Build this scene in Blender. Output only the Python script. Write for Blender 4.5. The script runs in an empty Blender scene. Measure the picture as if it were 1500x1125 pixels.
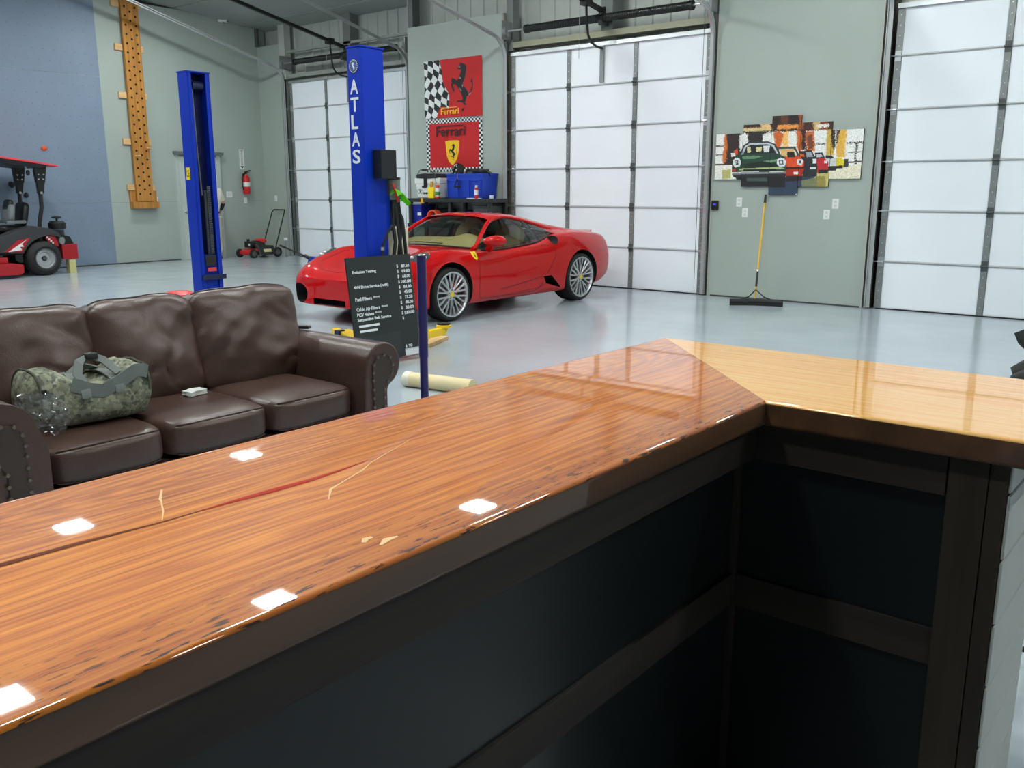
import bpy, bmesh, math, random
import numpy as np
from mathutils import Matrix, Vector, Euler, noise as mnoise

random.seed(7)
scene = bpy.context.scene
COL = scene.collection
PI = math.pi

# ------------------------------------------------------------------ camera, world, lights, exposure
def make_camera():
    pitch, roll, yaw = 0.2143, -0.0012, 0.6872
    cy, sy = math.cos(yaw), math.sin(yaw)
    f = Vector((-sy*math.cos(pitch), cy*math.cos(pitch), -math.sin(pitch)))
    rt = Vector((cy, sy, 0)); up = rt.cross(f)
    r2 = rt*math.cos(roll) + up*math.sin(roll)
    u2 = -rt*math.sin(roll) + up*math.cos(roll)
    m = Matrix((r2, u2, -f)).transposed().to_4x4()
    m.translation = (0, 0, 1.515)
    cd = bpy.data.cameras.new('camera'); cd.sensor_width = 36.0; cd.lens = 1314.0*36/1500
    cd.clip_start = 0.02; cd.clip_end = 100
    c = bpy.data.objects.new('camera', cd); COL.objects.link(c); c.matrix_world = m
    scene.camera = c
make_camera()
scene.view_settings.view_transform = 'Standard'
scene.view_settings.look = 'None'
scene.view_settings.exposure = 0.0
scene.view_settings.gamma = 1.0
scene.view_settings.use_curve_mapping = False
w = bpy.data.worlds.new('world'); scene.world = w; w.use_nodes = True
w.node_tree.nodes['Background'].inputs[0].default_value = (0.9, 0.95, 1, 1)
w.node_tree.nodes['Background'].inputs[1].default_value = 0.3
scene.cycles.max_bounces = 8; scene.cycles.diffuse_bounces = 4; scene.cycles.glossy_bounces = 4
scene.cycles.transmission_bounces = 6; scene.cycles.transparent_max_bounces = 8
scene.cycles.sample_clamp_indirect = 6.0
scene.cycles.use_denoising = True
LAMP_STRENGTH = 172.0
LAMP_Z = 5.2
LAMPS = [(-15.2, 2.2), (-15.2, 5.6), (-16.0, 9.6), (-12.3, 2.4), (-12.18, 5.22), (-13.28, 8.78), (-8.29, 2.77), (-8.05, 5.59),
         (-8.33, 9.36), (-4.5, 3.4), (-4.1, 6.0), (-4.1, 9.3), (0.3, 5.7), (0.3, 9.3), (4.2, 3.6), (4.2, 7.4), (-12.3, -0.8), (-8.25, -0.4), (-2.3, -0.9), (-2.3, 1.5)]  # the pair at the end is added to brighten the countertop

# ------------------------------------------------------------------ helpers
def lin(c):
    return tuple(((v/255)/12.92 if v/255 <= 0.04045 else ((v/255+0.055)/1.055)**2.4) for v in c)

MATS = {}
def P(name, col, rough=0.5, metal=0.0, coat=0.0, var=None, bump=None, spec=None, emit=None, alpha=None, trans=0.0, ior=None, coords='Object'):
    """principled material; col in sRGB 0-255; var=(scale, amount) colour noise; bump=(scale, strength)"""
    if name in MATS: return MATS[name]
    m = bpy.data.materials.new(name); m.use_nodes = True
    nt = m.node_tree; b = nt.nodes['Principled BSDF']
    c = lin(col)
    b.inputs['Base Color'].default_value = (*c, 1)
    b.inputs['Roughness'].default_value = rough
    b.inputs['Metallic'].default_value = metal
    b.inputs['Coat Weight'].default_value = coat
    b.inputs['Coat Roughness'].default_value = 0.03
    if spec is not None: b.inputs['Specular IOR Level'].default_value = spec
    if ior: b.inputs['IOR'].default_value = ior
    if trans: b.inputs['Transmission Weight'].default_value = trans
    if alpha is not None: b.inputs['Alpha'].default_value = alpha
    if emit:
        b.inputs['Emission Color'].default_value = (*lin(emit[0]), 1); b.inputs['Emission Strength'].default_value = emit[1]
    if var or bump:
        tc = nt.nodes.new('ShaderNodeTexCoord')
    if var:
        n = nt.nodes.new('ShaderNodeTexNoise'); n.inputs['Scale'].default_value = var[0]; n.inputs['Detail'].default_value = 5
        nt.links.new(tc.outputs[coords], n.inputs['Vector'])
        r = nt.nodes.new('ShaderNodeMapRange'); r.inputs[1].default_value = 0.3; r.inputs[2].default_value = 0.7
        r.inputs[3].default_value = 1-var[1]; r.inputs[4].default_value = 1+var[1]
        nt.links.new(n.outputs['Fac'], r.inputs[0])
        mx = nt.nodes.new('ShaderNodeVectorMath'); mx.operation = 'SCALE'; mx.inputs[0].default_value = c
        nt.links.new(r.outputs[0], mx.inputs['Scale']); nt.links.new(mx.outputs[0], b.inputs['Base Color'])
    if bump:
        n2 = nt.nodes.new('ShaderNodeTexNoise'); n2.inputs['Scale'].default_value = bump[0]; n2.inputs['Detail'].default_value = 4
        nt.links.new(tc.outputs[coords], n2.inputs['Vector'])
        bp = nt.nodes.new('ShaderNodeBump'); bp.inputs['Strength'].default_value = bump[1]; bp.inputs['Distance'].default_value = 0.01
        nt.links.new(n2.outputs['Fac'], bp.inputs['Height']); nt.links.new(bp.outputs[0], b.inputs['Normal'])
    MATS[name] = m
    return m

def printmat(name, rough=0.6):
    """flat print: base colour comes from the mesh's own print colours"""
    m = bpy.data.materials.new(name); m.use_nodes = True
    nt = m.node_tree; a = nt.nodes.new('ShaderNodeVertexColor'); a.layer_name = 'print'
    nt.links.new(a.outputs[0], nt.nodes['Principled BSDF'].inputs['Base Color'])
    nt.nodes['Principled BSDF'].inputs['Roughness'].default_value = rough
    return m

MW = {}
def mw(o): return MW[o.name]

def thing(name, label, cat, loc=(0, 0, 0), rz=0.0, group=None):
    o = bpy.data.objects.new(name, None); COL.objects.link(o)
    o.empty_display_size = 0.1
    o.location = loc; o.rotation_euler = (0, 0, rz)
    MW[o.name] = Matrix.Translation(loc) @ Matrix.Rotation(rz, 4, 'Z')
    o['label'] = label; o['category'] = cat
    if group: o['group'] = group
    return o

def frame(axis):
    z = Vector(axis).normalized()
    x = z.orthogonal().normalized(); y = z.cross(x)
    return Matrix((x, y, z)).transposed()

class MB:
    def __init__(s): s.bm = bmesh.new()
    def _mi(s, faces, mi):
        for f in faces: f.material_index = mi
    def box(s, lo, hi, mi=0, rot=None, piv=None):
        lo = Vector(lo); hi = Vector(hi); c = (lo+hi)/2
        vs = []
        for dx in (0, 1):
            for dy in (0, 1):
                for dz in (0, 1):
                    p = Vector((hi.x if dx else lo.x, hi.y if dy else lo.y, hi.z if dz else lo.z))
                    if rot is not None:
                        q = Vector(piv) if piv is not None else c
                        p = rot @ (p-q) + q
                    vs.append(s.bm.verts.new(p))
        fs = [(0, 1, 3, 2), (4, 6, 7, 5), (0, 4, 5, 1), (2, 3, 7, 6), (0, 2, 6, 4), (1, 5, 7, 3)]
        s._mi([s.bm.faces.new([vs[i] for i in f]) for f in fs], mi)
        return s
    def hexa(s, bot, top, mi=0):
        """bot, top: four corners each, same winding (ccw seen from top)"""
        b = [s.bm.verts.new(p) for p in bot]; t = [s.bm.verts.new(p) for p in top]
        n = len(b); fs = [s.bm.faces.new(list(reversed(b))), s.bm.faces.new(t)]
        for i in range(n): fs.append(s.bm.faces.new([b[i], b[(i+1) % n], t[(i+1) % n], t[i]]))
        s._mi(fs, mi); return s
    def ring(s, c, F, r, seg):
        return [s.bm.verts.new(Vector(c) + F @ Vector((r*math.cos(2*PI*k/seg), r*math.sin(2*PI*k/seg), 0))) for k in range(seg)]
    def cyl(s, p0, p1, r0, r1=None, seg=16, mi=0, caps=True):
        p0 = Vector(p0); p1 = Vector(p1); r1 = r0 if r1 is None else r1
        F = frame(p1-p0); a = s.ring(p0, F, r0, seg); b = s.ring(p1, F, r1, seg)
        fs = [s.bm.faces.new([a[i], a[(i+1) % seg], b[(i+1) % seg], b[i]]) for i in range(seg)]
        if caps: fs += [s.bm.faces.new(list(reversed(a))), s.bm.faces.new(b)]
        s._mi(fs, mi); return s
    def tube(s, pts, r, seg=8, mi=0):
        pts = [Vector(p) for p in pts]; rings = []
        rr = r if isinstance(r, (list, tuple)) else [r]*len(pts)
        x = None
        for i, p in enumerate(pts):
            d = (pts[min(i+1, len(pts)-1)] - pts[max(i-1, 0)]).normalized()
            if x is None: x = d.orthogonal().normalized()
            x = (x - d*x.dot(d)).normalized(); y = d.cross(x)
            rings.append([s.bm.verts.new(p + (x*math.cos(2*PI*k/seg) + y*math.sin(2*PI*k/seg))*rr[i]) for k in range(seg)])
        fs = []
        for a, b in zip(rings, rings[1:]):
            fs += [s.bm.faces.new([a[i], a[(i+1) % seg], b[(i+1) % seg], b[i]]) for i in range(seg)]
        fs += [s.bm.faces.new(list(reversed(rings[0]))), s.bm.faces.new(rings[-1])]
        s._mi(fs, mi); return s
    def lathe(s, prof, c=(0, 0, 0), axis=(0, 0, 1), seg=24, mi=0):
        """prof: (radius, height) pairs along axis; closed with caps where radius > 0"""
        F = frame(axis); c = Vector(c); rings = []
        for r, z in prof:
            o = c + F @ Vector((0, 0, z))
            rings.append(s.ring(o, F, max(r, 1e-4), seg))
        fs = []
        for a, b in zip(rings, rings[1:]):
            fs += [s.bm.faces.new([a[i], a[(i+1) % seg], b[(i+1) % seg], b[i]]) for i in range(seg)]
        fs += [s.bm.faces.new(list(reversed(rings[0]))), s.bm.faces.new(rings[-1])]
        s._mi(fs, mi); return s
    def ring_lathe(s, prof, c=(0, 0, 0), axis=(0, 0, 1), seg=24, mi=0):
        """closed profile swept right round (tyre, rim): no caps"""
        F = frame(axis); c = Vector(c); rings = [s.ring(c + F @ Vector((0, 0, z)), F, r, seg) for r, z in prof]
        n = len(rings); fs = []
        for j in range(n):
            a, b = rings[j], rings[(j+1) % n]
            fs += [s.bm.faces.new([a[i], a[(i+1) % seg], b[(i+1) % seg], b[i]]) for i in range(seg)]
        s._mi(fs, mi); return s
    def ball(s, c, r, u=16, v=10, mi=0):
        if not hasattr(r, '__len__'): r = (r, r, r)
        g = bmesh.ops.create_uvsphere(s.bm, u_segments=u, v_segments=v, radius=1)
        bmesh.ops.transform(s.bm, matrix=Matrix.Translation(c) @ Matrix.Diagonal((*r, 1)), verts=g['verts'])
        fs = set(f for vv in g['verts'] for f in vv.link_faces)
        s._mi(fs, mi); return s
    def prism(s, poly, fn, d0, d1, mi=0):
        """poly: 2D outline; fn(a, b, d) -> point; extruded from d0 to d1"""
        a = [s.bm.verts.new(fn(p[0], p[1], d0)) for p in poly]; b = [s.bm.verts.new(fn(p[0], p[1], d1)) for p in poly]
        n = len(poly)
        fs = [s.bm.faces.new(list(reversed(a))), s.bm.faces.new(b)]
        for i in range(n): fs.append(s.bm.faces.new([a[i], a[(i+1) % n], b[(i+1) % n], b[i]]))
        s._mi(fs, mi); return s
    def grid(s, fn, nu, nv, mi=0, thick=None):
        V = [[s.bm.verts.new(fn(i/nu, j/nv)) for j in range(nv+1)] for i in range(nu+1)]
        fs = [s.bm.faces.new([V[i][j], V[i+1][j], V[i+1][j+1], V[i][j+1]]) for i in range(nu) for j in range(nv)]
        s._mi(fs, mi); return s
    def disp(s, amp, scale, seed=0):
        s.bm.normal_update()
        mv = [(v, v.normal.copy()) for v in s.bm.verts]
        for v, n in mv: v.co += n*amp*mnoise.fractal(v.co*scale + Vector((seed, seed*.7, 0)), 1.0, 2.0, 3)
        return s
    def subdiv(s, n=1):
        bmesh.ops.subdivide_edges(s.bm, edges=s.bm.edges[:], cuts=n, use_grid_fill=True); return s
    def xf(s, M):
        bmesh.ops.transform(s.bm, matrix=M, verts=s.bm.verts); return s
    def build(s, name, mats, parent=None, local=False, bevel=0.0, bseg=2, smooth=35, fixn=True, origin=None, sub=0, bfilter=None):
        bm = s.bm
        if bevel:
            bm.normal_update()
            es = [e for e in bm.edges if len(e.link_faces) == 2 and e.calc_face_angle(0) > 0.5 and (bfilter is None or bfilter(e))]
            bmesh.ops.bevel(bm, geom=es, offset=bevel, segments=bseg, affect='EDGES', profile=0.6, clamp_overlap=True)
        if fixn: bmesh.ops.recalc_face_normals(bm, faces=bm.faces)
        if parent is not None and not local: bmesh.ops.transform(bm, matrix=mw(parent).inverted(), verts=bm.verts)
        if parent is None and origin is not None: bmesh.ops.translate(bm, vec=-Vector(origin), verts=bm.verts)
        me = bpy.data.meshes.new(name); bm.to_mesh(me); bm.free()
        for m in (mats if isinstance(mats, (list, tuple)) else [mats]): me.materials.append(m)
        o = bpy.data.objects.new(name, me); COL.objects.link(o)
        if parent is not None:
            o.parent = parent; MW[o.name] = mw(parent)
        else:
            if origin is not None: o.location = origin
            MW[o.name] = Matrix.Translation(origin or (0, 0, 0))
        if smooth:
            me.polygons.foreach_set('use_smooth', [True]*len(me.polygons)); me.set_sharp_from_angle(angle=math.radians(smooth))
        if sub:
            md = o.modifiers.new('sub', 'SUBSURF'); md.levels = sub; md.render_levels = sub
        if bevel and smooth:
            o.modifiers.new('weighted', 'WEIGHTED_NORMAL').keep_sharp = True
        return o

def tag(o, label, cat, group=None):
    o['label'] = label; o['category'] = cat
    if group: o['group'] = group
    return o
def struct(o): o['kind'] = 'structure'; return o
def stuff(o): o['kind'] = 'stuff'; return o

def inst(o, parent, name=None, M=None):
    """another object on the same mesh; M places it in the parent's space"""
    c = bpy.data.objects.new(name or o.name.split('.')[0], o.data); COL.objects.link(c)
    c.parent = parent; MW[c.name] = mw(parent)
    if M is not None: c.matrix_local = M
    return c

def copy_tree(o, loc=None, label=None, parent=None):
    c = o.copy(); COL.objects.link(c)
    if parent is not None: c.parent = parent
    if loc is not None: c.location = loc
    if label: c['label'] = label
    for ch in o.children: copy_tree(ch, parent=c)
    return c

def text(s, name, o, u, v, w, h, mat, parent, depth=0.002, bold=0.0, label=None):
    """lettering as a thin mesh: fills w along u, h along v, starting at o (world)"""
    cu = bpy.data.curves.new('t', 'FONT'); cu.body = s; cu.extrude = 0.01; cu.offset = bold; cu.resolution_u = 3
    to = bpy.data.objects.new('t', cu); COL.objects.link(to)
    dg = bpy.context.evaluated_depsgraph_get(); dg.update()
    me = bpy.data.meshes.new_from_object(to.evaluated_get(dg))
    bpy.data.objects.remove(to); bpy.data.curves.remove(cu)
    co = np.array([vv.co[:] for vv in me.vertices]); lo = co.min(0); hi = co.max(0); sp = np.maximum(hi-lo, 1e-6)
    o = Vector(o); u = Vector(u).normalized(); v = Vector(v).normalized(); n = u.cross(v)
    Mi = mw(parent).inverted()
    for vv in me.vertices:
        a = (vv.co-Vector(lo)); p = o + u*(a.x/sp[0]*w) + v*(a.y/sp[1]*h) + n*(depth*a.z/sp[2])
        vv.co = Mi @ p
    me.materials.clear(); me.materials.append(mat); me.name = name
    ob = bpy.data.objects.new(name, me); COL.objects.link(ob); ob.parent = parent; MW[ob.name] = mw(parent)
    if label: ob['label'] = label
    return ob

def inpoly(px, py, poly):
    r = np.zeros(px.shape, bool); n = len(poly); j = n-1
    for i in range(n):
        xi, yi = poly[i]; xj, yj = poly[j]
        if yi != yj:
            c = ((yi > py) != (yj > py)) & (px < (xj-xi)*(py-yi)/(yj-yi)+xi); r ^= c
        j = i
    return r

def print_panel(name, O, U, V, nu, nv, colfn, mat, parent, wave=None, back=0.004):
    """a printed sheet: nu x nv cells coloured by colfn(u, v) (arrays, v up) -> rgb sRGB; O corner, U, V full edge vectors"""
    O = Vector(O); U = Vector(U); V = Vector(V); n = U.cross(V).normalized(); Mi = mw(parent).inverted()
    uu, vv = np.meshgrid((np.arange(nu)+.5)/nu, (np.arange(nv)+.5)/nv, indexing='ij')
    c = colfn(uu, vv)/255.0
    c = np.where(c <= 0.04045, c/12.92, ((c+0.055)/1.055)**2.4)
    verts = []
    for i in range(nu+1):
        for j in range(nv+1):
            p = O + U*(i/nu) + V*(j/nv)
            if wave: p = p + n*wave(i/nu, j/nv)
            verts.append((Mi @ p)[:])
    W = nv+1
    faces = [(i*W+j, (i+1)*W+j, (i+1)*W+j+1, i*W+j+1) for i in range(nu) for j in range(nv)]
    me = bpy.data.meshes.new(name); me.from_pydata(verts, [], faces)
    ca = me.color_attributes.new('print', 'FLOAT_COLOR', 'CORNER')
    rgba = np.ones((nu*nv, 4, 4), np.float32); rgba[:, :, :3] = c.reshape(-1, 1, 3)
    ca.data.foreach_set('color', rgba.ravel())
    me.materials.append(mat)
    if wave: me.polygons.foreach_set('use_smooth', [True]*len(me.polygons))
    o = bpy.data.objects.new(name, me); COL.objects.link(o); o.parent = parent; MW[o.name] = mw(parent)
    return o

def lerp_tab(tab):
    xs = [t[0] for t in tab]; ys = [t[1] for t in tab]
    return lambda x: float(np.interp(x, xs, ys))
def smooth_tab(tab):
    """monotone-ish cubic through the knots"""
    xs = np.array([t[0] for t in tab], float); ys = np.array([t[1] for t in tab], float)
    d = np.gradient(ys, xs)
    def f(x):
        x = min(max(x, xs[0]), xs[-1]); i = min(max(int(np.searchsorted(xs, x)-1), 0), len(xs)-2)
        h = xs[i+1]-xs[i]; t = (x-xs[i])/h
        return float((2*t**3-3*t*t+1)*ys[i]+(t**3-2*t*t+t)*h*d[i]+(-2*t**3+3*t*t)*ys[i+1]+(t**3-t*t)*h*d[i+1])
    return f

def cushion_pt(p, size, puff, e):
    x, y, z = p
    k = (abs(x)**e+abs(y)**e+abs(z)**e)**(1/e); q = Vector((x, y, z))/k
    bx = 1-puff[0]*(max(q.y*q.y, q.z*q.z)**1.5)*0.5
    by = 1-puff[1]*(max(q.x*q.x, q.z*q.z)**1.5)*0.5
    bz = 1-puff[2]*(max(q.x*q.x, q.y*q.y)**1.5)*0.5
    return Vector((q.x*size[0]/2*bx, q.y*size[1]/2*by, q.z*size[2]/2*bz))

def cushion(c, size, puff=(0.3, 0.3, 0.3), n=8, wr=0.0, seed=0, e=4.0):
    """a soft block: superellipsoid-like box with bulging faces and wrinkles"""
    mb = MB(); g = bmesh.ops.create_cube(mb.bm, size=2.0)
    bmesh.ops.subdivide_edges(mb.bm, edges=mb.bm.edges[:], cuts=n, use_grid_fill=True)
    hx, hy, hz = (s/2 for s in size)
    for v in mb.bm.verts:
        x, y, z = v.co
        k = (abs(x)**e+abs(y)**e+abs(z)**e)**(1/e)
        q = Vector((x, y, z))/k
        bx = 1-puff[0]*(max(q.y*q.y, q.z*q.z)**1.5)*0.5
        by = 1-puff[1]*(max(q.x*q.x, q.z*q.z)**1.5)*0.5
        bz = 1-puff[2]*(max(q.x*q.x, q.y*q.y)**1.5)*0.5
        v.co = Vector((q.x*hx*bx, q.y*hy*by, q.z*hz*bz))
    if wr: mb.disp(wr, 9.0, seed)
    mb.xf(Matrix.Translation(c)); return mb

# ------------------------------------------------------------------ materials
def counter_wood(name, along, cols):
    m = bpy.data.materials.new(name); m.use_nodes = True; nt = m.node_tree; L = nt.links.new
    b = nt.nodes['Principled BSDF']
    tc = nt.nodes.new('ShaderNodeTexCoord')
    mp = nt.nodes.new('ShaderNodeMapping'); L(tc.outputs['Object'], mp.inputs[0])
    mp.inputs['Scale'].default_value = (1, .13, 1) if along == 'Y' else (.13, 1, 1)
    wv = nt.nodes.new('ShaderNodeTexWave'); wv.wave_type = 'BANDS'; wv.bands_direction = 'X' if along == 'Y' else 'Y'
    wv.inputs['Scale'].default_value = 11; wv.inputs['Distortion'].default_value = 14
    wv.inputs['Detail'].default_value = 2.5; wv.inputs['Detail Scale'].default_value = 1.3; wv.inputs['Detail Roughness'].default_value = .55
    L(mp.outputs[0], wv.inputs['Vector'])
    mp2 = nt.nodes.new('ShaderNodeMapping'); L(tc.outputs['Object'], mp2.inputs[0])
    mp2.inputs['Scale'].default_value = (190, 4, 20) if along == 'Y' else (4, 190, 20)
    fb = nt.nodes.new('ShaderNodeTexNoise'); fb.inputs['Scale'].default_value = 1; fb.inputs['Detail'].default_value = 4
    L(mp2.outputs[0], fb.inputs['Vector'])
    big = nt.nodes.new('ShaderNodeTexNoise'); big.inputs['Scale'].default_value = 2.2; big.inputs['Detail'].default_value = 2
    L(mp.outputs[0], big.inputs['Vector'])
    ad = nt.nodes.new('ShaderNodeMath'); ad.operation = 'MULTIPLY_ADD'; ad.inputs[1].default_value = .17
    L(wv.outputs['Fac'], ad.inputs[0])
    md = nt.nodes.new('ShaderNodeMath'); md.operation = 'MULTIPLY'; md.inputs[1].default_value = .66
    L(fb.outputs['Fac'], md.inputs[0]); L(md.outputs[0], ad.inputs[2])
    ad2 = nt.nodes.new('ShaderNodeMath'); ad2.operation = 'MULTIPLY_ADD'; ad2.inputs[1].default_value = .35
    L(big.outputs['Fac'], ad2.inputs[0]); L(ad.outputs[0], ad2.inputs[2])
    rp = nt.nodes.new('ShaderNodeValToRGB'); L(ad2.outputs[0], rp.inputs[0])
    e = rp.color_ramp.elements
    e[0].position = .28; e[0].color = (*lin(cols[0]), 1)
    e[1].position = .85; e[1].color = (*lin(cols[2]), 1)
    k = rp.color_ramp.elements.new(.5); k.color = (*lin(cols[1]), 1)
    out = rp.outputs[0]
    if along == 'Y':
        # worm-holed, darker band along the live inner edge
        sp = nt.nodes.new('ShaderNodeSeparateXYZ'); L(tc.outputs['Object'], sp.inputs[0])
        mk = nt.nodes.new('ShaderNodeMapRange'); mk.inputs[1].default_value = .16; mk.inputs[2].default_value = .29
        L(sp.outputs[0], mk.inputs[0])
        mp3 = nt.nodes.new('ShaderNodeMapping'); L(tc.outputs['Object'], mp3.inputs[0]); mp3.inputs['Scale'].default_value = (150, 26, 120)
        hn = nt.nodes.new('ShaderNodeTexNoise'); hn.inputs['Scale'].default_value = 1; hn.inputs['Detail'].default_value = 3; L(mp3.outputs[0], hn.inputs['Vector'])
        th = nt.nodes.new('ShaderNodeMapRange'); th.inputs[1].default_value = .575; th.inputs[2].default_value = .63; L(hn.outputs['Fac'], th.inputs[0])
        mu = nt.nodes.new('ShaderNodeMath'); mu.operation = 'MULTIPLY'; L(mk.outputs[0], mu.inputs[0]); L(th.outputs[0], mu.inputs[1])
        mx = nt.nodes.new('ShaderNodeMix'); mx.data_type = 'RGBA'; L(mu.outputs[0], mx.inputs['Factor']); L(out, mx.inputs['A'])
        mx.inputs['B'].default_value = (*lin((70, 34, 14)), 1); out = mx.outputs['Result']
        # brown band under the flecks, and a cathedral figure along the outer half
        bm_ = nt.nodes.new('ShaderNodeMix'); bm_.data_type = 'RGBA'; bm_.blend_type = 'MULTIPLY'
        mf = nt.nodes.new('ShaderNodeMath'); mf.operation = 'MULTIPLY'; mf.inputs[1].default_value = .7; L(mk.outputs[0], mf.inputs[0]); L(mf.outputs[0], bm_.inputs['Factor'])
        L(out, bm_.inputs['A']); bm_.inputs['B'].default_value = (.62, .55, .45, 1); out = bm_.outputs['Result']
        mp4 = nt.nodes.new('ShaderNodeMapping'); L(tc.outputs['Object'], mp4.inputs[0]); mp4.inputs['Location'].default_value = (.21, -.02, 0); mp4.inputs['Scale'].default_value = (1, .16, 1)
        wr = nt.nodes.new('ShaderNodeTexWave'); wr.wave_type = 'RINGS'; wr.rings_direction = 'Z'; wr.inputs['Scale'].default_value = 26; wr.inputs['Distortion'].default_value = 3.5
        wr.inputs['Detail'].default_value = 2; wr.inputs['Detail Scale'].default_value = 2.5; L(mp4.outputs[0], wr.inputs['Vector'])
        mo = nt.nodes.new('ShaderNodeMapRange'); mo.inputs[1].default_value = -.02; mo.inputs[2].default_value = -.14; L(sp.outputs[0], mo.inputs[0])
        mq = nt.nodes.new('ShaderNodeMath'); mq.operation = 'MULTIPLY'; L(mo.outputs[0], mq.inputs[0]); L(wr.outputs['Fac'], mq.inputs[1])
        mh_ = nt.nodes.new('ShaderNodeMath'); mh_.operation = 'MULTIPLY'; mh_.inputs[1].default_value = .55; L(mq.outputs[0], mh_.inputs[0])
        rm_ = nt.nodes.new('ShaderNodeMix'); rm_.data_type = 'RGBA'; rm_.blend_type = 'MULTIPLY'; L(mh_.outputs[0], rm_.inputs['Factor']); L(out, rm_.inputs['A'])
        rm_.inputs['B'].default_value = (.55, .42, .35, 1); out = rm_.outputs['Result']
    L(out, b.inputs['Base Color'])
    b.inputs['Roughness'].default_value = .45
    b.inputs['Coat Weight'].default_value = 1; b.inputs['Coat Roughness'].default_value = .015; b.inputs['Coat IOR'].default_value = 1.55; b.inputs['Specular IOR Level'].default_value = .2
    return m

def floor_mat():
    m = P('epoxy_floor', (172, 182, 189), .13, var=(1.3, .06), spec=.6)
    nt = m.node_tree; b = nt.nodes['Principled BSDF']; L = nt.links.new
    tc = nt.nodes.new('ShaderNodeTexCoord'); n = nt.nodes.new('ShaderNodeTexNoise'); n.inputs['Scale'].default_value = 2.5; n.inputs['Detail'].default_value = 6
    L(tc.outputs['Object'], n.inputs['Vector'])
    r = nt.nodes.new('ShaderNodeMapRange'); r.inputs[3].default_value = .10; r.inputs[4].default_value = .24
    L(n.outputs['Fac'], r.inputs[0]); L(r.outputs[0], b.inputs['Roughness'])
    n2 = nt.nodes.new('ShaderNodeTexNoise'); n2.inputs['Scale'].default_value = 14; n2.inputs['Detail'].default_value = 2
    L(tc.outputs['Object'], n2.inputs['Vector'])
    bp = nt.nodes.new('ShaderNodeBump'); bp.inputs['Strength'].default_value = .03; bp.inputs['Distance'].default_value = .02
    L(n2.outputs['Fac'], bp.inputs['Height']); L(bp.outputs[0], b.inputs['Normal'])
    return m

def planky(name, c0, c1, along='Z', rough=.6, scale=6):
    m = bpy.data.materials.new(name); m.use_nodes = True; nt = m.node_tree; L = nt.links.new; b = nt.nodes['Principled BSDF']
    tc = nt.nodes.new('ShaderNodeTexCoord'); mp = nt.nodes.new('ShaderNodeMapping'); L(tc.outputs['Object'], mp.inputs[0])
    s = {'X': (.08, 1, 1), 'Y': (1, .08, 1), 'Z': (1, 1, .08)}[along]
    mp.inputs['Scale'].default_value = tuple(scale*8*k for k in s)
    n = nt.nodes.new('ShaderNodeTexNoise'); n.inputs['Scale'].default_value = 1; n.inputs['Detail'].default_value = 5; n.inputs['Distortion'].default_value = .6
    L(mp.outputs[0], n.inputs['Vector'])
    rp = nt.nodes.new('ShaderNodeValToRGB'); L(n.outputs['Fac'], rp.inputs[0])
    rp.color_ramp.elements[0].position = .3; rp.color_ramp.elements[0].color = (*lin(c0), 1)
    rp.color_ramp.elements[1].position = .7; rp.color_ramp.elements[1].color = (*lin(c1), 1)
    L(rp.outputs[0], b.inputs['Base Color']); b.inputs['Roughness'].default_value = rough
    return m

def camo(name):
    m = bpy.data.materials.new(name); m.use_nodes = True; nt = m.node_tree; L = nt.links.new; b = nt.nodes['Principled BSDF']
    tc = nt.nodes.new('ShaderNodeTexCoord')
    vo = nt.nodes.new('ShaderNodeTexVoronoi'); vo.distance = 'CHEBYCHEV'; vo.inputs['Scale'].default_value = 80
    L(tc.outputs['Object'], vo.inputs['Vector'])
    n = nt.nodes.new('ShaderNodeTexNoise'); n.inputs['Scale'].default_value = 19; n.inputs['Detail'].default_value = 3
    L(vo.outputs['Position'], n.inputs['Vector'])
    rp = nt.nodes.new('ShaderNodeValToRGB'); rp.color_ramp.interpolation = 'CONSTANT'; L(n.outputs['Fac'], rp.inputs[0])
    e = rp.color_ramp.elements; e[0].position = 0; e[0].color = (*lin((84, 88, 74)), 1); e[1].position = .42; e[1].color = (*lin((118, 121, 102)), 1)
    k = e.new(.52); k.color = (*lin((146, 146, 124)), 1); k = e.new(.60); k.color = (*lin((98, 102, 92)), 1); k = e.new(.68); k.color = (*lin((168, 168, 146)), 1)
    L(rp.outputs[0], b.inputs['Base Color']); b.inputs['Roughness'].default_value = .85
    return m

M_wall = P('grey_drywall', (164, 175, 168), .55, var=(1.2, .03), bump=(40, .04))
M_wall_white = P('white_liner', (186, 192, 186), .45, var=(2.0, .05))
M_blue_wall = P('blue_grey_paint', (124, 140, 160), .6, var=(1.5, .05))
M_ceil = P('ceiling_metal', (150, 156, 152), .5, var=(.8, .04))
M_dark_wall = P('dark_room_paint', (120, 122, 124), .7)
M_floor = floor_mat()
M_panel = P('white_door_panel', (240, 246, 252), .42, var=(.9, .02))
M_galv = P('galvanised', (138, 142, 142), .40, .35, var=(9, .12))
M_galv_d = P('dark_galvanised', (80, 84, 84), .45, .35, var=(9, .12))
M_steel = P('bright_steel', (200, 204, 206), .28, .9)
M_black = P('black_plastic', (22, 24, 25), .42)
M_blackm = P('black_metal', (20, 24, 22), .38)
M_rubber = P('rubber', (24, 25, 26), .7, bump=(60, .15))
M_blue = P('blue_enamel', (0, 46, 168), .42, var=(1.0, .05), spec=.3)
M_blued = P('navy_steel', (18, 30, 70), .45)
M_red = P('red_car_paint', (190, 0, 4), .55, coat=1.0, spec=.05)
M_redp = P('red_plastic', (200, 30, 32), .38)
M_redm = P('red_mower_paint', (164, 28, 36), .35)
M_white = P('white_plastic', (226, 230, 226), .4)
M_yellow = P('yellow_enamel', (236, 196, 20), .35)
M_ply = planky('pine', (160, 104, 42), (198, 140, 64), 'Z', .5, 2.2)
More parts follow.
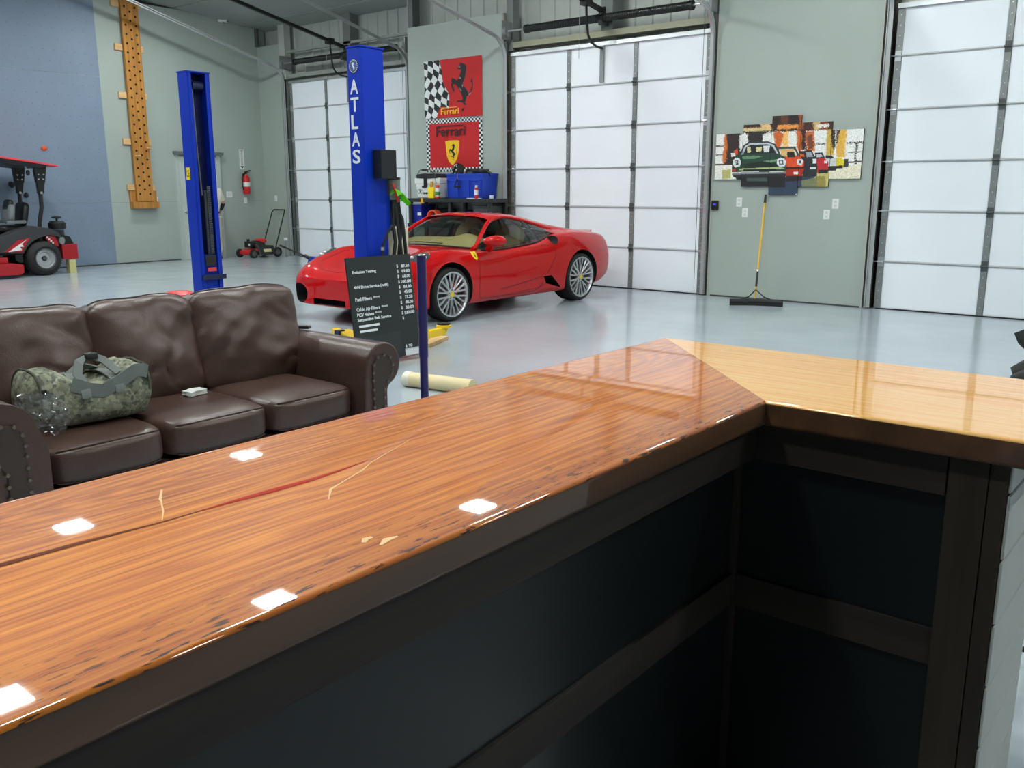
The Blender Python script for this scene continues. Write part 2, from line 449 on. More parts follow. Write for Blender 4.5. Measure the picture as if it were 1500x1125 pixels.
M_pine = planky('pale_pine', (206, 164, 112), (228, 192, 140), 'Y', .6, 2.2)
M_hole = P('hole_dark', (26, 16, 10), .9)
M_dstain = planky('dark_stained_wood', (44, 36, 27), (66, 55, 42), 'Z', .6, 2.5)
M_dstain_h = planky('dark_stained_wood_level', (40, 34, 29), (58, 49, 41), 'Y', .6, 2.5)
M_dpanel = P('black_panel', (20, 27, 29), .33)
M_leather = P('brown_leather', (74, 54, 47), .31, var=(7, .12), bump=(140, .12))
M_leather_d = P('brown_leather_dark', (60, 45, 39), .45, var=(7, .1), bump=(140, .12))
M_nail = P('antique_brass', (120, 110, 98), .3, .9)
def thin(name, tint, gloss, rough=.02, ior=1.45, extra=0.0):
    m = bpy.data.materials.new(name); m.use_nodes = True; nt = m.node_tree; nt.nodes.clear(); L = nt.links.new
    o = nt.nodes.new('ShaderNodeOutputMaterial'); mx = nt.nodes.new('ShaderNodeMixShader'); tr = nt.nodes.new('ShaderNodeBsdfTransparent'); gl = nt.nodes.new('ShaderNodeBsdfGlossy')
    lw = nt.nodes.new('ShaderNodeLayerWeight'); fr = nt.nodes.new('ShaderNodeMath'); fr.operation = 'POWER'; fr.inputs[1].default_value = 4.0; L(lw.outputs['Facing'], fr.inputs[0])
    ad = nt.nodes.new('ShaderNodeMath'); ad.operation = 'MULTIPLY_ADD'; ad.inputs[1].default_value = .7; ad.inputs[2].default_value = .05+extra; ad.use_clamp = True
    tr.inputs[0].default_value = (*tint, 1); gl.inputs[0].default_value = (*gloss, 1); gl.inputs['Roughness'].default_value = rough
    L(fr.outputs[0], ad.inputs[0]); L(ad.outputs[0], mx.inputs[0]); L(tr.outputs[0], mx.inputs[1]); L(gl.outputs[0], mx.inputs[2]); L(mx.outputs[0], o.inputs[0])
    return m
M_glass = thin('car_glass', (.60, .68, .64), (.9, .95, .95)); M_glass_d = thin('tinted_side_glass', (.40, .46, .43), (.9, .95, .95))
M_tan = P('tan_leather', (206, 178, 118), .5)
M_camo = camo('camo_cloth')
M_strap = P('grey_webbing', (112, 118, 114), .8)
M_ltr = P('white_lettering', (222, 226, 228), .5)
# ------------------------------------------------------------------ setting
YB, YL, XL = 11.836, 12.99, -18.16
struct(MB().box((-18.9, -7.2, -.2), (7.2, 13.6, 0)).build('floor', M_floor, bevel=0))
wl = struct(MB().box((XL-.2, -7.2, 0), (XL, 13.2, 5.2)).build('wall_left', M_wall))
# blue-grey climbing section: three plywood sheets with a level joint, T-nut holes
for k, (y0, y1) in enumerate([(4.35, 6.79), (6.80, 9.25)]):
    for z0, z1 in [(0.0, 1.245), (1.25, 3.69), (3.695, 5.2)]:
        MB().box((XL, y0, z0), (XL+.006, y1, z1)).build('plywood_panel', M_blue_wall, wl)
MB().box((XL, -7.2, 0), (XL+.006, 4.345, 5.2)).build('plywood_panel', M_blue_wall, wl)
h = MB()
rnd = random.Random(3)
for i in range(24):
    for j in range(25):
        y = 4.5+i*.2+(j % 2)*.1; z = .3+j*.2
        if y < 9.15: h.cyl((XL+.004, y, z), (XL+.0075, y, z), .008, seg=6)
stuff(h.build('bolt_hole', P('bolt_hole_paint', (86, 100, 120), .7), wl))
# seams of the grey boards
for z in (1.25,):
    MB().box((XL-.002, 9.26, z-.003), (XL+.002, 13.0, z+.003)).build('board_joint', P('joint_grey', (140, 150, 145), .7), wl)
struct(MB().box((XL-.01, -7.2, 0), (XL+.012, 10.70, .022)).build('baseboard_left', P('base_trim_dark', (60, 64, 64), .7)))  # dark trim strip along the foot of the wall
struct(MB().box((XL-.75, -7.2, 0), (XL-.6, 13.5, 7.5)).build('wall_left_outer', M_wall_white))

wb = struct(MB().box((-12.1, YB, 0), (-9.9, YB+.2, 4.29)).build('wall_back', M_wall))
MB().box((-9.903, YB-.008, 0), (-9.87, YB+.2, 4.29)).build('edge_stud', P('weathered_stud', (150, 146, 130), .7), wb)
for z0, z1 in ((.7, 1.75), (2.0, 2.9)):
    MB().box((-9.93, YB-.003, z0), (-9.903, YB, z1)).build('bare_board_strip', P('bare_tan', (176, 156, 134), .8), wb)
wb2 = struct(MB().box((-6.04, YB, 0), (-3.86, YB+.2, 6.2)).build('wall_back_pier', M_wall))
MB().box((-3.865, YB-.004, 0), (-3.845, YB+.2, 6.2)).build('board_edge', P('raw_gypsum_edge', (176, 178, 168), .8), wb2)
MB().box((-6.06, YB-.006, 0), (-6.04, YB+.2, 6.2)).build('board_edge', P('raw_gypsum_edge', (196, 190, 176), .8), wb2)
MB().box((-6.0, YB-.008, 0), (-3.87, YB, .02)).build('baseboard', P('base_trim_dark', (60, 64, 64), .7), wb2)
wb3 = struct(MB().box((XL, YL, 0), (-17.33, YL+.2, 4.66)).build('wall_back_corner', M_wall))
wb4 = struct(MB().box((.1, YB, 0), (7.0, YB+.2, 6.2)).build('wall_back_end', M_wall))
struct(MB().box((-12.3, YB+.2, 0), (-12.1, 13.5, 6.2)).build('wall_return', M_wall))

def liner(name, x0, x1, y, z0, z1):
    prof = []
    x = x0
    while x < x1-.3:
        prof += [(x, 0), (x+.22, 0), (x+.235, .022), (x+.285, .022)]; x += .30
    prof += [(x1, 0)]
    mb = MB()
    n = len(prof)
    a = [mb.bm.verts.new((p[0], y-p[1], z0)) for p in prof]; b = [mb.bm.verts.new((p[0], y-p[1], z1)) for p in prof]
    for i in range(n-1): mb.bm.faces.new([a[i], a[i+1], b[i+1], b[i]])
    return struct(mb.build(name, M_wall_white, smooth=0))
liner('wall_back_liner', -12.1, 7.2, YB+.36, 3.5, 6.4)
liner('wall_left_bay_liner', -18.9, -12.1, YL+.28, 3.6, 6.0)
struct(MB().box((-19, 13.45, 0), (7.2, 13.6, 7)).build('wall_back_outer', M_wall_white))
struct(MB().box((7.0, -7.2, 0), (7.2, 13.6, 7.5)).build('wall_right', M_dark_wall))
struct(MB().box((-19, -7.4, 0), (7.2, -7.2, 7.5)).build('wall_front', M_dark_wall))
# sloping metal roof deck, ribs and purlins
cz = lambda y: 5.02 + .085*(13.3-y)
ce = struct(MB().hexa([(-19, -7.3, cz(-7.3)), (7.2, -7.3, cz(-7.3)), (7.2, 13.5, cz(13.5)), (-19, 13.5, cz(13.5))],
                      [(-19, -7.3, cz(-7.3)+.12), (7.2, -7.3, cz(-7.3)+.12), (7.2, 13.5, cz(13.5)+.12), (-19, 13.5, cz(13.5)+.12)]).build('ceiling', M_ceil))
for y in (12.6, 11.0, 9.4, 7.8, 6.2, 4.6):
    MB().box((-19, y-.04, cz(y)-.015), (7.2, y+.04, cz(y)+.02)).build('seam_strip', M_ceil, ce)
for x in (-18.45, -12.0, -4.95):
    MB().hexa([(x-.1, 4, cz(4)-.4), (x+.1, 4, cz(4)-.4), (x+.1, 13.3, cz(13.3)-.22), (x-.1, 13.3, cz(13.3)-.22)],
              [(x-.1, 4, cz(4)), (x+.1, 4, cz(4)), (x+.1, 13.3, cz(13.3)), (x-.1, 13.3, cz(13.3))]).build('rafter', P('rafter_paint', (112, 118, 114), .5), ce)
# slab added over the bar side, out of view, to keep the bar front dark
struct(MB().box((-.6, -7.2, 3.1), (7.0, 1.5, 3.3)).build('added_shade_slab', M_dark_wall))

# girts, posts and headers in the openings above the doors
M_girt = P('girt_beige', (150, 152, 128), .5)
tr = struct(MB().box((-9.72, YB+.04, 3.74), (-6.15, YB+.2, 3.83)).build('trim_1', M_girt))
struct(MB().box((-17.1, YL+.04, 3.92), (-13.3, YL+.16, 4.0)).build('trim_2', P('girt_grey', (150, 156, 150), .5)))
struct(MB().box((-17.1, YL+.02, 4.45), (-13.2, YL+.1, 4.50)).build('trim_3', P('girt_grey', (150, 156, 150), .5)))
struct(MB().box((-8.0, YB+.02, 3.83), (-7.8, YB+.3, 5.2)).build('trim_4', P('post_grey', (118, 124, 122), .5)))
struct(MB().box((-15.2, YL+.02, 3.98), (-14.98, YL+.25, 5.2)).build('trim_5', P('post_grey', (118, 124, 122), .5)))
struct(MB().box((-9.86, YB+.05, 3.7), (-9.72, YB+.2, 5.3)).build('trim_6', P('post_grey', (118, 124, 122), .5)))
struct(MB().box((-17.33, YL-.02, 3.9), (-17.12, YL+.15, 5.1)).build('trim_7', M_wall_white))
struct(MB().box((-12.1, YB+.02, 4.29), (-11.98, YB+.2, 5.2)).build('trim_8', P('post_dark', (84, 90, 90), .5)))
struct(MB().box((-3.845, YB+.1, 0), (-3.76, YB+.3, 6.0)).build('trim_9', P('bronze_steel', (78, 74, 68), .5)))
struct(MB().box((-6.14, YB-.01, 0), (-6.06, YB+.2, 5.0)).build('trim_10', P('jamb_black', (46, 50, 50), .5)))
struct(MB().box((XL-.55, YL-.05, 4.66), (XL+.10, YL+.0, 5.2)).build('trim_11', P('post_dark', (84, 90, 90), .5)))

# ------------------------------------------------------------------ overhead doors
hinge_me = None
def garage_door(n, xl, xr, Y, rows, stiles, arm_x=None):
    d = struct(MB().box((xl, Y+.055, rows[0]+.01), (xr, Y+.07, rows[-1]-.005)).build('door_%d' % n, P('door_back_skin', (190, 194, 198), .5)))
    st = [xl]+stiles+[xr]
    for r in range(len(rows)-1):
        z0, z1 = rows[r]+.012, rows[r+1]-.012
        for c in range(len(st)-1):
            MB().box((st[c]+.035, Y+.012, z0), (st[c+1]-.035, Y+.05, z1)).build('panel', M_panel, d, bevel=.006, bseg=1)
        MB().box((xl+.03, Y+.006, z1-.004), (xr-.03, Y+.045, z1+.007)).build('section_lip', P('lip_grey', (176, 182, 186), .4), d)
        if r: MB().box((xl+.03, Y+.0, z0-.012), (xr-.03, Y+.04, z0+.004)).build('section_lip', P('lip_light', (204, 209, 213), .4), d)
        for c, x in enumerate(st):
            wd = .034 if 0 < c < len(st)-1 else .04
            xx = x if 0 < c < len(st)-1 else (x+.04 if c == 0 else x-.04)
            MB().box((xx-wd, Y-.002, z0-.006), (xx+wd, Y+.03, z1+.006)).build('stile', M_galv, d)
            hs = MB()
            for k in range(4): hs.cyl((xx, Y-.002, z0+.1+k*.12), (xx, Y-.006, z0+.1+k*.12), .008, seg=6)
            stuff(hs.build('rivet', M_steel, d))
    for r in range(1, len(rows)-1):
        for c, x in enumerate(st):
            mid = 0 < c < len(st)-1
            xx = x if mid else (x+.04 if c == 0 else x-.04)
            hb = MB().box((xx-.035, Y-.012, rows[r]-.06), (xx+.035, Y-.002, rows[r]+.06))
            hb.cyl((xx-.04, Y-.018, rows[r]), (xx+.04, Y-.018, rows[r]), .013, seg=8)
            if not mid:
                s = -1 if c == 0 else 1
                hb.cyl((xx, Y-.03, rows[r]), (xx+s*.11, Y-.03, rows[r]), .007, seg=6)
                hb.lathe([(.0, -.012), (.026, -.012), (.026, .012), (0, .012)], (xx+s*.10, Y-.03, rows[r]), (1, 0, 0), 10)
            hb.build('hinge', M_galv_d if mid else M_steel, d)
    MB().box((xl, Y-.03, rows[-1]-.06), (xr, Y+.03, rows[-1]-.005)).build('top_strut', M_steel, d)
    MB().box((xl+.02, Y-.005, rows[0]-.004), (xr-.02, Y+.05, rows[0]+.014)).build('bottom_seal', M_rubber, d)
    if arm_x:
        MB().box((arm_x-.035, Y-.02, rows[-2]+.03), (arm_x+.035, Y+.0, rows[-1]-.03)).build('operator_bracket', M_galv, d)
    return d
R1 = [0.0, .63, 1.24, 1.83, 2.445, 3.056, 3.67]
d1 = garage_door(1, -9.74, -6.16, YB+.03, R1, [-8.59, -7.385], arm_x=-7.97)
d2 = garage_door(2, -17.08, -13.32, YL+.03, [0.0, .633, 1.28, 1.93, 2.6, 3.265, 3.86], [-15.84, -14.58], arm_x=-15.1)
d3 = garage_door(3, -3.70, -.02, YB+.03, [-.0, .605, 1.237, 1.838, 2.458, 3.086, 3.69], [-2.46, -1.22])

def track(d, x, Y, ztop, rise, length, side, w=.05):
    """vertical door track, curve, and the inclined run that goes back into the room"""
    pts = [(x, Y-.05, 0.02), (x, Y-.05, ztop-.3)]
    for k in range(1, 9):
        a = k/8*(PI/2 - math.atan(rise)); R = .38
        pts.append((x, Y-.05-R*(1-math.cos(a)), ztop-.3+R*math.sin(a)))
    e = Vector(pts[-1]); pts.append(tuple(e+Vector((0, -length, length*rise))))
    mb = MB()
    # C channel: web and two flanges as three thin strips following the path
    P2 = [Vector(p) for p in pts]
    for (dx, wdt, thk) in ((side*.03, .028, .003), (0, .003, .03), ):
        rings = []
        for i, p in enumerate(P2):
            t = (P2[min(i+1, len(P2)-1)]-P2[max(i-1, 0)]).normalized(); nx = Vector((1, 0, 0)); ny = t.cross(nx).normalized()
            q = p + nx*dx
            rings.append([mb.bm.verts.new(q + nx*a*max(wdt, .004) + ny*b*max(thk, .004)) for a, b in ((-1, -1), (1, -1), (1, 1), (-1, 1))])
        for a, b in zip(rings, rings[1:]):
            for i in range(4): mb.bm.faces.new([a[i], a[(i+1) % 4], b[(i+1) % 4], b[i]])
        mb.bm.faces.new(list(reversed(rings[0]))); mb.bm.faces.new(rings[-1])
    mb.build('track', P('track_zinc', (186, 190, 190), .34, .45), d)
    MB().box((x-.03, Y+.0, .02), (x+.03, Y+.012, ztop)).build('jamb_angle', M_galv_d, d)
track(d2, -17.2, YL, 4.1, .275, 9.0, 1)
track(d2, -13.24, YL, 4.1, .25, 9.0, -1)
track(d1, -9.83, YB, 3.85, .22, 8.5, 1)
track(d1, -6.09, YB, 3.85, .25, 8.5, -1)
track(d3, -3.79, YB, 3.9, .24, 8.5, 1)
track(d3, .06, YB, 3.9, .24, 8.5, -1)

def torsion(xl, xr, xm, Y, z, label):
    t = thing('torsion_spring', label, 'spring', (xm, Y, z))
    MB().cyl((xl, Y, z), (xr, Y, z), .016, seg=10).build('shaft', M_steel, t)
    for a, b in ((xl+.42, xm-.04), (xm+.04, xr-.3)):
        mb = MB(); n = int((b-a)/.03); prof = []
        for i in range(n+1):
            prof += [(.052, a+i*.03), (.060, a+i*.03+.009), (.060, a+i*.03+.018), (.052, a+i*.03+.027)]
        mb.lathe([(r, q-a) for r, q in prof], (a, Y, z), (1, 0, 0), 12)
        mb.build('coil', P('spring_green_black', (24, 30, 28), .4), t)
        MB().cyl((a-.04, Y, z), (a+.02, Y, z), .066, seg=14).build('cone', M_blackm, t)
        MB().cyl((b-.02, Y, z), (b+.03, Y, z), .066, seg=14).build('cone', M_blackm, t)
    MB().box((xm-.03, Y-.05, z-.1), (xm+.03, Y+.24, z+.06)).build('centre_bracket', M_galv_d, t)
    for x, s in ((xl, -1), (xr, 1)):
        MB().cyl((x-.03, Y, z), (x+.03, Y, z), .085, seg=18).build('cable_drum', M_galv, t)
        MB().box((x+s*.04-.012, Y-.08, z-.12), (x+s*.04+.012, Y+.24, z+.16)).build('end_bearing_plate', M_galv, t)
    for x in (xl+.05, xr-.05):
        MB().cyl((x, Y-.07, z), (x, Y-.06, .1), .0035, seg=5).build('lift_cable', M_galv_d, t)
    return t
torsion(-9.72, -6.13, -7.9, YB-.11, 3.975, 'black coil spring on the steel shaft above the middle overhead door')
torsion(-17.05, -13.2, -15.05, YL-.12, 4.21, 'black coil spring on the shaft above the far left overhead door')

def opener(x, Y, z0, rise, L, arm, label):
    t = thing('door_opener', label, 'door opener', (x, Y, z0))
    MB().hexa([(x-.03, Y-L, z0+L*rise-.03), (x+.03, Y-L, z0+L*rise-.03), (x+.03, Y, z0-.03), (x-.03, Y, z0-.03)],
              [(x-.03, Y-L, z0+L*rise+.03), (x+.03, Y-L, z0+L*rise+.03), (x+.03, Y, z0+.03), (x-.03, Y, z0+.03)]).build('rail', M_blackm, t)
    MB().box((x-.05, Y-.02, z0-.06), (x+.05, Y+.16, z0+.05)).build('header_bracket', M_blackm, t)
    yt = Y-.42; zt = z0+.42*rise
    MB().box((x-.06, yt-.08, zt-.06), (x+.06, yt+.08, zt+.05), rot=None).build('trolley', M_blackm, t)
    MB().tube([(x, yt, zt), (x, yt+.02, zt-.22), (x, yt+.06, arm+.12), (x, yt+.13, arm+.03), (x, yt+.28, arm-.02), (x, Y+.02, arm-.03)], .018, 8).build('curved_arm', M_blackm, t)
    MB().tube([(x-.11, yt, zt-.03), (x-.11, yt-.01, zt-.5), (x-.115, yt, zt-.78)], .004, 5).build('release_cord', P('cord_grey', (160, 160, 150), .7), t)
    MB().box((x-.17, Y-L-.45, z0+L*rise-.12), (x+.17, Y-L, z0+L*rise+.16)).build('motor_unit', M_black, t, bevel=.02)
    return t
opener(-7.97, YB-.0, 4.10, .17, 3.0, 3.6, 'black door opener rail and arm above the middle overhead door')
opener(-15.1, YL-.0, 4.37, .205, 3.2, 3.83, 'black door opener rail and arm above the far left overhead door')

# door frame in the left wall (mostly behind the lift post)
dl = struct(MB().box((XL, 10.80, .005), (XL+.02, 11.72, 2.2)).build('door_4', P('pale_steel_door', (196, 206, 202), .45)))
for y0, y1 in ((10.73, 10.80), (11.72, 11.80)):
    MB().box((XL, y0, 0), (XL+.055, y1, 2.27)).build('door_jamb', P('pale_frame', (184, 194, 189), .5), dl)
MB().box((XL, 10.70, 2.25), (XL+.13, 11.86, 2.31)).build('header', P('header_dark', (98, 106, 106), .5), dl)
MB().lathe([(.012, 0), (.012, .05), (.03, .06), (.03, .085), (0, .09)], (XL+.02, 10.88, 1.02), (1, 0, 0), 12).build('door_knob', M_steel, dl)

# photo-eye on its bracket by the far left door
t = thing('door_sensor', 'white photo eye sensor on a stake beside the far left door track', 'sensor', (-17.1, YL-.28, 0))
MB().box((-17.13, YL-.31, .37), (-17.06, YL-.25, .43)).build('eye', M_white, t, bevel=.01)
MB().box((-17.11, YL-.3, 0), (-17.09, YL-.26, .38)).build('bracket', M_galv, t)

# ceiling lamps
def highbay(x, y, first=[None]):
    lab = 'square white high bay lamp hung from the roof, out of frame above; bar-side pair added for light'
    if first[0] is not None:
        return copy_tree(first[0], loc=(x, y, LAMP_Z))
    t = thing('high_bay_lamp', lab, 'ceiling lamp', (x, y, LAMP_Z), 0, 'high bay lamps')
    MB().box((x-.28, y-.28, LAMP_Z), (x+.28, y+.28, LAMP_Z+.06)).build('housing', M_white, t, bevel=.01)
    MB().box((x-.19, y-.19, LAMP_Z-.012), (x+.19, y+.19, LAMP_Z-.001)).build('lens', P('lamp_lens', (255, 255, 255), .5, emit=((249, 255, 253), LAMP_STRENGTH)), t)
    for s in (-1, 1):
        MB().cyl((x+s*.2, y, LAMP_Z+.05), (x+s*.05, y, LAMP_Z+.22), .004, seg=5).build('hanger_wire', M_galv_d, t)
    first[0] = t
    return t
for x, y in LAMPS: highbay(x, y)

# small camera and box near the roof on the left wall
t = thing('security_camera', 'small white security camera high on the left wall', 'camera', (XL, 12.1, 5.1))
MB().box((XL, 12.02, 5.08), (XL+.05, 12.12, 5.2)).build('mount', M_white, t)
MB().cyl((XL+.04, 12.1, 5.13), (XL+.16, 12.16, 5.10), .035, seg=14).build('barrel', M_white, t)
MB().cyl((XL+.158, 12.159, 5.1), (XL+.162, 12.161, 5.1), .024, seg=12).build('lens', M_black, t)

# ------------------------------------------------------------------ wall plates
def plate(wall, a, z, w, hgt, label, kind, group=None):
    if wall == 'L':
        t = thing('wall_plate', label, kind, (XL, a, z)); f = lambda u, v, d: (XL+d, a+u, z+v)
    else:
        t = thing('wall_plate', label, kind, (a, YB, z)); f = lambda u, v, d: (a+u, YB-d, z+v)
    lo = f(-w/2, -hgt/2, 0); hi = f(w/2, hgt/2, .008)
    b = lambda p, q: ([min(i, j) for i, j in zip(p, q)], [max(i, j) for i, j in zip(p, q)])
    MB().box(*b(lo, hi)).build('cover', M_white, t, bevel=.003)
    if kind == 'outlet':
        for v in (-.026, .026):
            MB().box(*b(f(-.018, v-.017, .006), f(.018, v+.017, .011))).build('socket', P('socket_white', (206, 210, 208), .4), t, bevel=.003)
    else:
        n = max(1, round(w/.075)-0)
        for k in range(n):
            u = (k-(n-1)/2)*.046
            MB().box(*b(f(u-.016, -.034, .006), f(u+.016, .034, .012))).build('rocker', P('socket_white', (206, 210, 208), .4), t, bevel=.002)
    return t
plate('B', -5.623, 1.33, .085, .125, 'upper white outlet left of the broom handle', 'outlet')
plate('B', -5.528, 1.188, .085, .125, 'lower white outlet just left of the broom handle', 'outlet')
plate('B', -4.28, 1.32, .085, .125, 'upper white outlet right of the broom under the car picture', 'outlet')
plate('B', -4.386, 1.18, .085, .125, 'lower white outlet right of the broom under the car picture', 'outlet')
plate('L', 12.02, 1.40, .15, .13, 'wide white switch plate on the left wall beside the person', 'switch')
plate('L', 12.44, 1.26, .08, .125, 'white outlet on the left wall below the fire extinguisher', 'outlet')
plate('L', 10.235, 1.3, .07, .12, 'white outlet at the foot of the wooden peg board', 'outlet')
t = thing('wall_plate', 'white outlet in the corner above the push mower', 'outlet', (-17.75, YL, 1.3))
MB().box((-17.79, YL-.01, 1.24), (-17.71, YL, 1.37)).build('cover', M_white, t, bevel=.003)
for z in (1.28, 1.335): MB().box((-17.77, YL-.014, z-.017), (-17.73, YL-.008, z+.017)).build('socket', P('socket_white', (206, 210, 208), .4), t)
t = thing('door_keypad', 'small black door control with a blue light beside the middle door', 'keypad', (-5.985, YB, 1.285))
MB().box((-6.035, YB-.035, 1.22), (-5.93, YB, 1.35)).build('case', M_black, t, bevel=.012)
MB().box((-6.005, YB-.038, 1.285), (-5.96, YB-.034, 1.31)).build('display', P('blue_led', (40, 50, 160), .3, emit=((70, 80, 230), .6)), t)

# fire extinguisher and its sign
t = thing('fire_extinguisher', 'red fire extinguisher hung on the left wall under its arrow sign', 'fire extinguisher', (XL+.09, 12.42, 1.4))
x, y = XL+.1, 12.42
MB().lathe([(0, 0), (.07, .005), (.082, .03), (.082, .34), (.07, .385), (.035, .42), (.028, .45)], (x, y, 1.40), seg=20).build('cylinder', M_redp, t)
MB().lathe([(.084, .17), (.084, .27)], (x, y, 1.40), seg=20).build('paper_label', M_white, t)
MB().cyl((x, y, 1.84), (x, y, 1.9), .024, seg=12).build('valve', M_black, t)
MB().box((x-.02, y-.02, 1.9), (x+.02, y+.13, 1.925), rot=Euler((.25, 0, 0)).to_matrix()).build('lever', M_black, t)
MB().box((x-.02, y-.02, 1.87), (x+.02, y+.10, 1.89)).build('carry_handle', M_black, t)
MB().tube([(x, y-.02, 1.87), (x+.02, y-.09, 1.85), (x+.03, y-.125, 1.74), (x+.03, y-.12, 1.6), (x+.03, y-.10, 1.5)], .013, 8).build('hose', M_black, t)
MB().box((XL, y-.03, 1.7), (x-.05, y+.03, 1.86)).build('wall_bracket', M_blackm, t)
t = thing('extinguisher_sign', 'narrow white sign with dark lettering and an arrow above the red extinguisher', 'sign', (XL, 12.40, 2.15))
MB().box((XL, 12.345, 1.96), (XL+.004, 12.47, 2.40)).build('board', M_white, t)
M_ink = P('dark_ink', (50, 54, 56), .6)
text('FIRE EXTINGUISHER', 'lettering', (XL+.0045, 12.385, 2.335), (0, 0, -1), (0, 1, 0), .29, .05, M_ink, t, .001)
MB().prism([(12.36, 2.03), (12.408, 1.975), (12.456, 2.03)], lambda a, b, d: (XL+d, a, b), .004, .006).build('arrow', M_ink, t)
text('FIRE', 'lettering', (XL+.0045, 12.365, 2.35), (0, 1, 0), (0, 0, 1), .09, .035, M_ink, t, .001)

# ------------------------------------------------------------------ peg board
t = thing('climbing_peg_board', 'tall wooden board with rows of peg holes hung on the left wall', 'peg board', (XL, 9.93, 1.15))
x0 = XL+.05
MB().box((x0, 9.755, 1.27), (x0+.07, 10.115, 5.2)).build('board', M_ply, t, bevel=.004)
for z in (1.55, 2.47, 3.38, 4.30, 5.12):
    for y0, y1 in ((9.6, 9.77), (10.10, 10.2)):
        MB().box((XL+.002, y0, z-.06), (x0, y1, z+.06)).build('backing_block', M_pine, t)
    MB().box((XL+.002, 9.77, z-.05), (x0, 10.10, z+.05)).build('backing_block', M_pine, t)
MB().box((XL+.002, 9.64, 1.13), (x0+.115, 10.215, 1.26)).build('bottom_ledge', M_ply, t, bevel=.004)
MB().box((XL+.002, 9.64, 1.26), (x0+.02, 9.75, 1.48)).build('ledge_cheek', M_ply, t)
MB().box((XL+.002, 10.12, 1.26), (x0+.02, 10.215, 1.48)).build('ledge_cheek', M_ply, t)
mh = MB().cyl((x0+.069, 0, 0), (x0+.0715, 0, 0), .023, seg=10).build('peg_hole', M_hole, t)
base = mh.data
k = 0
z = 1.42
while z < 5.15:
    for y in ((9.825, 10.045) if k % 2 == 0 else (9.935,)):
        M = Matrix.Translation((0, y, z)); Mi = mw(t).inverted()
        if k == 0 and y < 9.9: mh.matrix_local = Mi @ M @ mw(t)
        else: inst(mh, t, 'peg_hole', Mi @ M @ mw(t))
    z += .087; k += 1
for y, z in ((9.80, 2.185), (10.06, 2.345)):
    MB().cyl((x0+.05, y, z), (x0+.21, y+.03, z), .017, seg=10).build('peg', M_pine, t)

# climbing holds on the blue wall
def hold(y, z, r, mat, label):
    mb = MB().ball((XL+.02, y, z), (r*.8, r, r*1.0), 12, 8); mb.disp(r*.5, 9, y)
    o = mb.build('climbing_hold', mat, origin=(XL+.02, y, z)); tag(o, label, 'climbing hold')
hold(8.01, 2.284, .055, P('orange_resin', (230, 84, 40), .5), 'orange climbing hold on the blue wall above the mower canopy')
hold(7.352, 1.607, .05, P('dark_resin', (44, 48, 54), .6), 'upper dark climbing hold seen between the mower canopy posts')
hold(7.60, 1.40, .05, P('dark_resin', (44, 48, 54), .6), 'lower dark climbing hold seen between the mower canopy posts')

# ------------------------------------------------------------------ flags
M_print = printmat('printed_cloth', .65)
R_, K_, W_, Y_ = np.array((196, 22, 26.)), np.array((24, 26, 28.)), np.array((228, 232, 232.)), np.array((244, 196, 24.))
HORSE = [(345,105),(372,108),(398,118),(412,140),(408,170),(404,205),(398,240),(388,265),(376,285),(384,318),(408,340),(424,372),(428,385),(446,362),(458,328),(462,300),(452,268),(460,235),(468,268),(472,305),(466,345),(452,378),(432,398),(412,408),(402,440),(392,468),(406,478),(404,490),(388,492),(376,470),(350,462),(318,460),(316,446),(350,446),(372,440),(368,412),(360,388),(344,352),(326,322),(310,300),(296,300),(280,296),(292,330),(298,365),(290,374),(276,342),(266,300),(274,288),(270,262),(282,240),(300,246),(322,262),(340,244),(350,218),(360,190),(366,168),(350,164),(330,160),(326,146),(342,136),(352,122)]
FOOT2 = [(366,520),(382,512),(388,528),(374,546),(360,540)]
def quadmap(TL, TR, BL, BR):
    def f(u, v):
        t = 1-v
        return (((1-u)*(1-t))*TL[0]+u*(1-t)*TR[0]+(1-u)*t*BL[0]+u*t*BR[0], ((1-u)*(1-t))*TL[1]+u*(1-t)*TR[1]+(1-u)*t*BL[1]+u*t*BR[1])
    return f
q1 = quadmap((15, 95), (548, 38), (20, 620), (545, 582))
def flag1(u, v):
    x, y = q1(u, v); c = np.broadcast_to(R_, x.shape+(3,)).copy()
    fl = inpoly(x, y, [(0, 60), (164, 70), (176, 130), (190, 190), (192, 270), (206, 310), (232, 360), (248, 395), (246, 470), (240, 522), (212, 508), (176, 506), (150, 560), (130, 640), (0, 640)])
    wx = x + 16*np.sin(y/50.0) + .0*y; wy = y + .45*x + 14*np.sin(x/45.)
    a = np.floor((wx*.95 + wy*.34)/58.).astype(int); b = np.floor((wy*.8 - wx*1.0)/62.).astype(int)
    ch = (a+b) % 2 == 0
    c[fl & ch] = K_; c[fl & ~ch] = W_
    hz = inpoly(x, y, HORSE) | inpoly(x, y, FOOT2); c[hz] = K_
    for p in ([(346,238),(356,232),(362,246),(350,252)], [(342,330),(352,336),(366,362),(360,366)], [(336,142),(352,138),(356,146),(338,150)], [(428,388),(448,372),(452,380),(432,398)], [(372,300),(380,306),(376,326),(368,318)]):
        c[inpoly(x, y, p)] = np.array((150, 150, 155.))
    return c
def wave(k):
    return lambda u, v: .012 + .010*math.sin(u*9+k)*(.3+.7*(1-v)) + .006*math.sin(v*7+u*5+k)
t = thing('wall_flag', 'red flag with a chequered banner and rearing black horse, upper of two', 'flag', (-11.0, YB, 2.7))
print_panel('cloth', (-11.69, YB-.004, 2.725), (1.35, 0, 0), (0, 0, .96), 150, 110, flag1, M_print, t, wave(0))
def fw(name, o, wd, hg, mat, par):
    text('Ferrari', name, o, (1, 0, 0), (0, 0, 1), wd, hg, mat, par, .002, .012)
fw('lettering', (-11.28, YB-.034, 2.775), .42, .105, P('flag_yellow', (240, 190, 30), .6), t)
